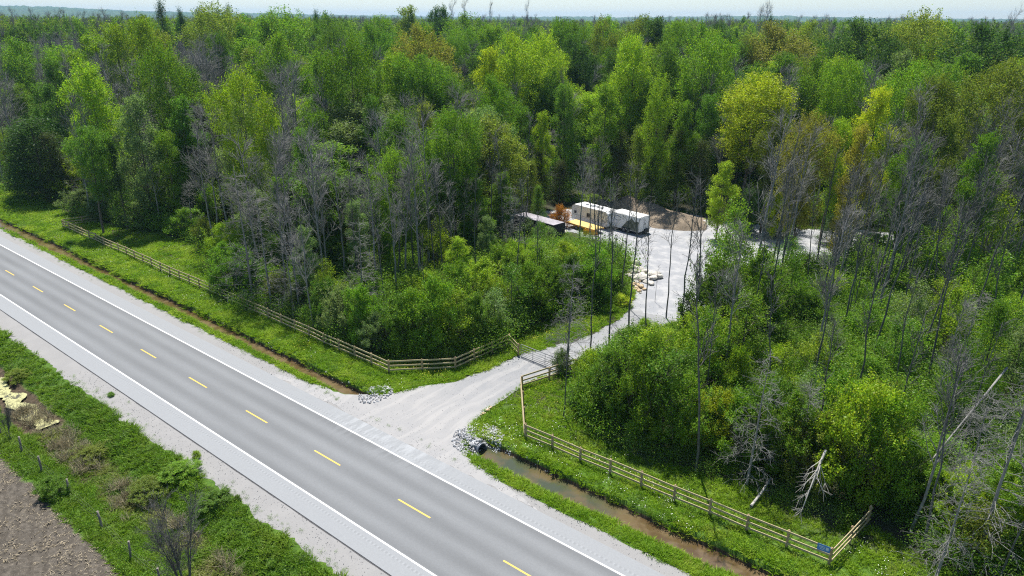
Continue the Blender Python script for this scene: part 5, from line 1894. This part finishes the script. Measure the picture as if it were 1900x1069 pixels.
# flatbed with yellow deck and orange drawbar
m_yel = simple("yellow_deck_board", (.62, .46, .16), .7, var=.15, scale=2)
m_orn = simple("orange_machine_paint", (.74, .34, .03), .5, var=.12)
a, b = np.array(G(1056, 422)), np.array(G(1092, 433))
ang = math.atan2(b[1] - a[1], b[0] - a[0])
fb = thing("flatbed_trailer", "low yellow-decked flatbed trailer in front of the white travel trailer", "trailer", (a[0] - .6, a[1], 0), ang)
Lf = 6.0
obj("deck", Geo().box((Lf / 2, 1.1, .78), (Lf, 2.2, .12), bevel=.02), m_yel, fb)
g = Geo()
for yy in (.02, 2.18):
    g.beam((0, yy, .66), (Lf, yy, .66), .08, .16)
obj("side_frame", g, m_orn, fb)
for xx in (2.3, 3.2):
    wheel(fb, xx, .0, .34, .34)
    wheel(fb, xx, 2.2, .34, .34)
a, b = np.array(G(1082, 436)), np.array(G(1105, 437))
ang = math.atan2(b[1] - a[1], b[0] - a[0])
dg = thing("snow_plough", "orange plough blade and frame lying at the end of the yellow flatbed", "machine", tuple(a), ang)
g = Geo()
th = np.linspace(-1.0, .9, 9)
out = []
for xx in (0, 2.3):
    out.append(np.stack([np.full(9, xx), -.35 * np.cos(th) - .1, .55 + .5 * np.sin(th)], 1))
for xx in (0, 2.3):
    out.append(np.stack([np.full(9, xx), -.35 * np.cos(th) - .04, .55 + .5 * np.sin(th)], 1))
A_ = np.array(out)
I = np.arange(36).reshape(4, 9)
F = [np.stack([I[0, :-1], I[1, :-1], I[1, 1:], I[0, 1:]], 1), np.stack([I[2, :-1], I[2, 1:], I[3, 1:], I[3, :-1]], 1), np.stack([I[0, :-1], I[0, 1:], I[2, 1:], I[2, :-1]], 1), np.stack([I[1, :-1], I[3, :-1], I[3, 1:], I[1, 1:]], 1)]
g.add(A_.reshape(-1, 3), np.concatenate(F), 0, True)
obj("blade", g, m_orn, dg)
g = Geo()
for xx in (.3, 1.15, 2.0):
    g.box((xx, .0, .55), (.06, .2, .9))
g.beam((.3, .1, .35), (1.15, 1.4, .5), .12, .12)
g.beam((2.0, .1, .35), (1.15, 1.4, .5), .12, .12)
g.beam((1.15, 1.4, .5), (1.15, 1.5, 1.1), .1, .1)
obj("frame", g, m_orn, dg)
# dark container with pale roof
a, b = np.array(G(954, 424)), np.array(G(1010, 442))
ang = math.atan2(b[1] - a[1], b[0] - a[0]) + .06
m_navy = simple("dark_container_paint", (.035, .037, .05), .6, var=.3, scale=1)
m_croof = simple("pale_container_roof", (.36, .34, .37), .7, var=.2, scale=1)
ct = thing("shipping_container", "dark steel storage container with pale grey roof among the trees", "container", (a[0], a[1], -.02), ang)
ct.scale = (1, 1, .84)
Lc = 8.2
g = Geo()
for x0 in np.arange(0.1, Lc - .1, .28):
    for yy in (0, 2.44):
        g.box((x0 + .07, yy, 1.3), (.14, .05, 2.35))
g.box((Lc / 2, 1.22, 1.3), (Lc - .02, 2.40, 2.5))
obj("walls", g, m_navy, ct)
g = Geo()
for xx in (0.05, Lc - .05):
    for yy in (0, 2.44):
        g.box((xx, yy, 1.3), (.14, .14, 2.6))
for zz in (.08, 2.55):
    for yy in (0, 2.44):
        g.box((Lc / 2, yy, zz), (Lc, .12, .12))
obj("frame", g, m_navy, ct)
g = Geo().box((Lc / 2, 1.22, 2.60), (Lc - .1, 2.36, .06))
for x0 in np.arange(.3, Lc - .3, .4):
    g.box((x0, 1.22, 2.64), (.2, 2.2, .03))
obj("roof", g, m_croof, ct)
for yy in (.62, 1.82):
    dd = obj("door", Geo().box((-.03, yy, 1.3), (.06, 1.16, 2.4)), m_navy, ct)
    for q in (-.3, .3):
        obj("lock_bar", Geo().tube([(-.09, yy + q, .2), (-.09, yy + q, 2.4)], .025, 6), m_trim, dd)


# tarps and pallets beside the container
def tarp(name, label, xp, yp, w_, l_, col, seed, zb=0.0, hgt=.5):
    b = G(xp, yp)
    n = 26
    X, Y = np.meshgrid(np.linspace(-l_ / 2, l_ / 2, n), np.linspace(-w_ / 2, w_ / 2, n))
    e = np.minimum(1, 2.2 * np.minimum(l_ / 2 - np.abs(X), w_ / 2 - np.abs(Y)) / min(w_, l_) * 2)
    Z = zb + .03 + hgt * e * (.35 + .9 * vnoise(X * 1.3 + seed, Y * 1.3, seed)) + .12 * (vnoise(X * 4, Y * 4 + seed, seed + 1) - .3) * e
    V = np.stack([X + .15 * (vnoise(Y * 2, X * 2, seed + 2) - .5), Y, Z], -1).reshape(-1, 3)
    I = np.arange(n * n).reshape(n, n)
    F = np.stack([I[:-1, :-1], I[:-1, 1:], I[1:, 1:], I[1:, :-1]], -1).reshape(-1, 4)
    g = Geo().add(V, F, 0, False)
    V2 = V.copy()
    V2[:, 2] = zb
    g.add(V2, F[:, ::-1])
    rim = np.concatenate([I[0, :], I[1:, -1], I[-1, -2::-1], I[-2:0:-1, 0]])
    k = len(rim)
    g.add(np.concatenate([V[rim], V2[rim]]), [[i, i + k, (i + 1) % k + k, (i + 1) % k] for i in range(k)])
    o = obj(name, g, simple(name + "_cloth", col, .5, var=.15, scale=2), None, (b[0], b[1], 0))
    o.rotation_euler = (0, 0, -.3)
    return tag(o, label, "tarp")


tarp("blue_tarp", "crumpled bright blue tarp on the ground left of the yard", 968, 452, 1.7, 3.4, (.10, .33, .66), 3)
tarp("orange_tarp", "faded orange-red tarp heaped behind the blue one", 958, 441, 1.6, 3.2, (.62, .20, .11), 6, 0, .9)
pl = thing("pallet_stack", "stack of pale weathered pallets left of the dark container", "pallets", tuple(G(938, 436)), .4)
for i in range(5):
    g = Geo()
    for q in range(6):
        g.box((0, -.5 + q * .2, .12 + i * .15), (1.2, .12, .025))
    for q in (-.5, 0, .5):
        g.box((q, 0, .055 + i * .15), (.09, 1.1, .09))
    obj("pallet", g, simple("pallet_wood", (.42, .33, .27), .9, var=.25) if i == 0 else bpy.data.materials["pallet_wood"], pl, (random.uniform(-.1, .1), random.uniform(-.1, .1), 0))
# orange-leaved little tree by the container
p = G(1038, 422)
plant('shrub', SHRUB[1], p[0], p[1], 3.2, width=3.4, color=C_ORANGE, cname='orange', label="small orange-leaved bush between the container and the travel trailer")
plant('shrub', SHRUB[3], G(1100, 378)[0], G(1100, 378)[1], 1.5, width=5.5, color=C_LIME, cname='lime', label="low bright shrub on the grass behind the travel trailer")

# bare multi-stemmed small tree by the bottom edge, and bushes south of the road
for (xp, yp, H, W, cn, lab, pi) in [(97, 910, 1.5, 2.2, 'mid', "round dark green bush at the edge of the brown field", 0), (166, 832, 1.0, 2.6, 'olive', "low olive bush standing in the wet channel", 1), (275, 900, 1.2, 2.8, 'olive', "yellowish bush between the wet channel and the little bare tree", 2),
                                    (335, 880, 1.0, 2.6, 'green', "low green bush behind the little bare tree", 3), (207, 735, .4, .7, 'green', "small grey weed clump at the gravel edge opposite the centre dashes", 4), (366, 850, .6, .8, 'lime', "small green sapling at the gravel edge near the bare tree", 1),
                                    (441, 930, .5, .6, 'green', "tiny dark green bush at the gravel edge right of the bare tree", 2), (400, 930, .9, 2.2, 'mid', "green bush on the bank right of the little bare tree", 0), (30, 690, 1.0, 2.2, 'olive', "low olive bush on the bank by the yellow algae", 3)]:
    b = G(xp, yp)
    plant('shrub', BIG[pi] if W > 1.5 else SHRUB[pi], b[0], b[1], H, width=W, color=COLS[cn], cname=cn, label=lab)
b = G(345, 1080)
plant('bare', BARE['multi'][0], b[0], b[1], 5.8, width=5.6, cname='multi', label="little bare many-stemmed tree on the south bank by the bottom edge")
b = G(12, 800)
plant('bare', BARE['multi'][1], b[0], b[1], 2.6, width=2.0, cname='multi', label="thin bare sapling by the old wire fence at the left edge")

# fallen and hanging dead wood at the edge of the right-hand woods
a, b = G(1393, 942), G(1427, 905)
g = Geo().tube([(0, 0, .12), ((b[0] - a[0]) * .5, (b[1] - a[1]) * .5, .32), (b[0] - a[0], b[1] - a[1], .75)], [.10, .085, .07], 8)
g.tube([((b[0] - a[0]) * .6, (b[1] - a[1]) * .6, .4), ((b[0] - a[0]) * .9 + .5, (b[1] - a[1]) * .9, .2)], [.03, .015], 4)
lg = obj("fallen_log", g, MAT['bleached'], None, (a[0], a[1], 0))
tag(lg, "pale bleached log lying at the wood edge behind the right rail fence", "log")
rng = np.random.default_rng(909)
base = np.array([*G(1512, 940)[:2], 4.4])
tip = np.array([*G(1478, 985)[:2], 1.0])
dv = tip - base
T = np.array([base, base + dv * .3 + (0, 0, .25), base + dv * .65 + (0, 0, .15), tip])[None] - base
TR = np.array([[.085, .065, .04, .015]])
g = Geo().tubes(T, TR, 7)
B, BR = sprout(T, TR, 15, rng, .12, .95, lambda t: 1.9 * (1.15 - t), .75, 4, -.14, .5, .016)
g.tubes(B, BR, 4)
C, CR = sprout(B, BR, 5, rng, .25, 1, lambda t: .6 + 0 * t, .6, 2, -.1, .6, .010)
g.tubes(C, CR, 3)
hb = obj("hanging_branch", g, MAT['bleached'], None, tuple(base))
tag(hb, "bleached white dead branch hanging from the wood edge above the dark shade", "branch")
# leaning dead stem caught in the right-hand woods
p0, p1 = G(1712, 905), G(1835, 800)
g = Geo().tube([(0, 0, 2.0), ((p1[0] - p0[0]) * .5, (p1[1] - p0[1]) * .5, 3.8), (p1[0] - p0[0], p1[1] - p0[1], 5.6)], [.04, .06, .075], 7)
tag(obj("leaning_trunk", g, MAT['deadwood'], None, (p0[0], p0[1], 0)), "long grey dead trunk leaning across the lower right woods", "log")

# ------------------------------------------------------------------ the far woods
rf = np.random.default_rng(31)
pts, hs = [], []
D0, D1 = 200, 900
az0 = math.atan2(DN[1], DU[1])    # camera heading in x/y
n = 17000
r = np.sqrt(rf.uniform(D0 ** 2, D1 ** 2, n))
r = D0 + (D1 - D0) * ((r - D0) / (D1 - D0)) ** 1.35
a = az0 + rf.uniform(rad(-41), rad(41), n)
x, y = CAM[0] + np.cos(a) * r, CAM[1] + np.sin(a) * r
k = forest_mask(x, y) & (y > 14) & ((r > 300) | (rf.uniform(0, 1, n) < .0))
x, y, r = x[k], y[k], r[k]
hh = rf.uniform(22.5, 28.5, len(x)) + 6.0 * (vnoise(x * .012, y * .012, 90) - .5) + np.interp(r, [300, 900], [1.5, 2.5])
keep = np.ones(len(x), bool)
far_meshes = []
rngm = np.random.default_rng(8)
for i in range(6):
    if i == 4:
        gt, gc = proto_cedar(700 + i, 20, 3.0, n=3500, leaf=.5)
    else:
        gt, gc = proto_leafy(700 + i, 20, 4.2 + .4 * i, .25, 12, shoots=24, nl=22, leaf=.36, kind=('oval', 'round', 'vase')[i % 3])
    for F, m_, s_ in gc.f:
        gt.f.append((F + gt.n, 1, s_))
    gt.v += gc.v
    far_meshes.append(gt.mesh("far_tree", [MAT['bark'], MAT['leaf_far']]))
for i in range(3):
    gt, gb = proto_bare(720 + i, 20, 'ash')
    for F, m_, s_ in gb.f:
        gt.f.append((F + gt.n, 1, s_))
    gt.v += gb.v
    far_meshes.append(gt.mesh("far_tree", [MAT['deadwood'], MAT['twig']]))
scatter("distant_woods", far_meshes, np.stack([x, y, height(x, y)], 1), rf.uniform(.85, 1.25, len(x)), rf.uniform(0, 6.28, len(x)), "mass of mixed green and bare trees stretching away behind the near woods", hscl=hh / 20)
if over:
    x = np.array([o_[0] for o_ in over])
    y = np.array([o_[1] for o_ in over])
    scatter("dense_woods", far_meshes, np.stack([x, y, height(x, y)], 1), rf.uniform(.8, 1.1, len(x)), rf.uniform(0, 6.28, len(x)), "dense mixed trees filling the woods behind the nearer crowns", hscl=rf.uniform(.9, 1.25, len(x)) * np.where([o_[2] in ('sap', 'shrub') for o_ in over], .4, 1),
            pick=[random.randrange(6, 9) if o_[2] == 'bare' else random.choice((0, 1, 2, 3, 5)) for o_ in over])

# canopy and hills beyond
ths = az0 + np.radians(np.arange(-44, 44.01, .075))
rs = np.concatenate([np.arange(820, 1600, 7), np.arange(1600, 3200, 16), np.arange(3200, 6400, 34)])
TH, RR = np.meshgrid(ths, rs)
X, Y = CAM[0] + np.cos(TH) * RR, CAM[1] + np.sin(TH) * RR
rel = (az0 - TH)     # + to the right of the view
prof = np.interp(np.degrees(rel), [-44, -36, -31, -26, -20, -10, 0, 8, 14, 20, 26, 31, 36, 44], [72, 66, 60, 44, 40, 36, 34, 34, 40, 44, 42, 36, 30, 36])
hill = prof * sstep(RR, 2600, 5600) * (.8 + .45 * vnoise(X * .0011, Y * .0011, 55)) + 6 * (vnoise(X * .003, Y * .003, 56) - .5) * sstep(RR, 1500, 3000)
bump = 6.5 * vnoise(X / 11, Y / 11, 57) + 4.0 * vnoise(X / 23, Y / 23, 58) + 5 * (vnoise(X / 90, Y / 90, 59) - .5)
Z = 14.5 + hill + bump + sstep(RR, 1800, 3500) * 12 * (vnoise(X / 70, Y / 45, 60) - .4)
I = np.arange(X.size).reshape(X.shape)
F = np.stack([I[:-1, :-1], I[1:, :-1], I[1:, 1:], I[:-1, 1:]], -1).reshape(-1, 4)
m = N("distant_canopy")
m.pos()
n1 = m.noise(.045, 4, .7)
n2 = m.noise(.006, 3, .6)
n3 = m.noise(.35, 3, .7)
c = m.ramp(n1, [(.3, (.018, .040, .014)), (.45, (.035, .075, .018)), (.58, (.07, .12, .02)), (.72, (.09, .085, .055))])
c = m.mix(m.step(n2, .55, .7), c, (.045, .07, .03))
m.bump(n3, .9, 2.0)
mm_ = m.done(c, .95)
split = int(np.searchsorted(rs, 2500))
nx = len(ths)
VV = np.stack([X, Y, Z], -1)
g = Geo().add(VV[:split + 1].reshape(-1, 3), F[:split * (nx - 1)], 0, True)
tag(obj("far_forest_canopy", g, mm_), "far unbroken forest canopy fading toward the horizon", kind='stuff')
F2 = F[split * (nx - 1):] - split * nx
g = Geo().add(VV[split:].reshape(-1, 3), F2, 0, True)
tag(obj("hills", g, mm_), kind='structure')

# ------------------------------------------------------------------ air
hz = bpy.data.materials.new("hazy_air")
hz.use_nodes = True
nt = hz.node_tree
nt.nodes.clear()
pv = nt.nodes.new("ShaderNodeVolumePrincipled")
pv.inputs["Color"].default_value = (.42, .70, 1.0, 1)
pv.inputs["Density"].default_value = 1.0e-4
pv.inputs["Anisotropy"].default_value = .25
ou = nt.nodes.new("ShaderNodeOutputMaterial")
nt.links.new(pv.outputs[0], ou.inputs["Volume"])
g = Geo().box((0, 3000, 75), (18500, 12600, 160))
hz_o = obj("haze", g, hz)
tag(hz_o, kind='stuff')

# ------------------------------------------------------------------ words for every plant
GROUP = dict(tree="leafy trees in the woods", sap="young leafy trees in the woods", cedar="dark conifers and cedars in the woods", shrub="shrubs along the wood edges", bare="bare grey trees in the woods")
KNAME = dict(tree="leafy tree", sap="young tree", cedar="conifer", shrub="shrub")
BNAME = dict(ash="bare grey tree", pole="slim bare pole tree", spruce="dead twiggy conifer", multi="bare many-stemmed tree")


def place(x, y):
    X, Y, f = project((x, y, 0.0))
    D = math.hypot(x, y + 25.73)
    if y < 0:
        return "on the south bank"
    if D < 66:
        if X < 720:
            return "behind the left rail fence"
        if X < 1040:
            return "left of the gate"
        if X < 1260:
            return "just right of the gate"
        if X < 1560:
            return "behind the right rail fence"
        return "in the lower right corner"
    if D < 100:
        if X < 420:
            return "beside the left meadow"
        if X < 700:
            return "behind the left fence thickets"
        if X < 930:
            return "in the thicket left of the yard"
        if X < 1160:
            return "between the gate and the trailers"
        if X < 1420:
            return "at the front of the gravel yard"
        if X < 1640:
            return "in the thin woods right of the yard"
        return "in the thin woods at the right edge"
    if D < 140:
        if X < 200:
            return "near the far left end of the fence"
        if X < 450:
            return "above the left meadow"
        if X < 700:
            return "deep in the left woods"
        if X < 940:
            return "behind the left thicket"
        if X < 1130:
            return "right behind the dark container"
        if X < 1330:
            return "right behind the earth heaps"
        if X < 1520:
            return "at the back right of the yard"
        return "in the right woods behind the white rocks"
    names = ["at far left", "left, above the meadow", "above the left thickets", "below the golden crown" if D < 190 else "near the golden crown", "left of centre", "above the container",
             "above the trailers", "by the bright yellow crown", "right of the yellow crown", "at far right"]
    return ("in the mid-distance woods " if D < 190 else "on the wooded skyline ") + names[int(min(9, max(0, X // 190)))]


SHORTC = dict(CN)
buckets = {}
for t in TREES:
    o = t['o']
    o['category'] = {'tree': 'tree', 'sap': 'tree', 'cedar': 'conifer', 'shrub': 'shrub', 'bare': 'bare tree'}[t['kind']]
    if t['label']:
        o['label'] = t['label']
        continue
    o['group'] = GROUP[t['kind']]
    if t['kind'] == 'bare':
        nm = BNAME.get(t['c'], 'bare grey tree')
        sz = ''
    else:
        nm = SHORTC.get(t['c'], '') + ' ' + KNAME[t['kind']]
        sz = ''
    key = (nm, place(t['x'], t['y']))
    buckets.setdefault(key, []).append(t)
for (nm, pl_), ts in buckets.items():
    ts.sort(key=lambda t: project((t['x'], t['y'], t['H'] * .6))[0])
    n = len(ts)
    for i, t in enumerate(ts):
        if n == 1:
            lab = f"{nm} {pl_}"
        elif i == 0:
            lab = f"leftmost {nm} {pl_}"
        elif i == n - 1:
            lab = f"rightmost {nm} {pl_}"
        else:
            lab = f"{ORD[i] if i < len(ORD) else 'middle'} {nm} from left {pl_}"
        t['o']['label'] = lab
print("plants", len(TREES), "buckets", len(buckets), max(len(v) for v in buckets.values()))
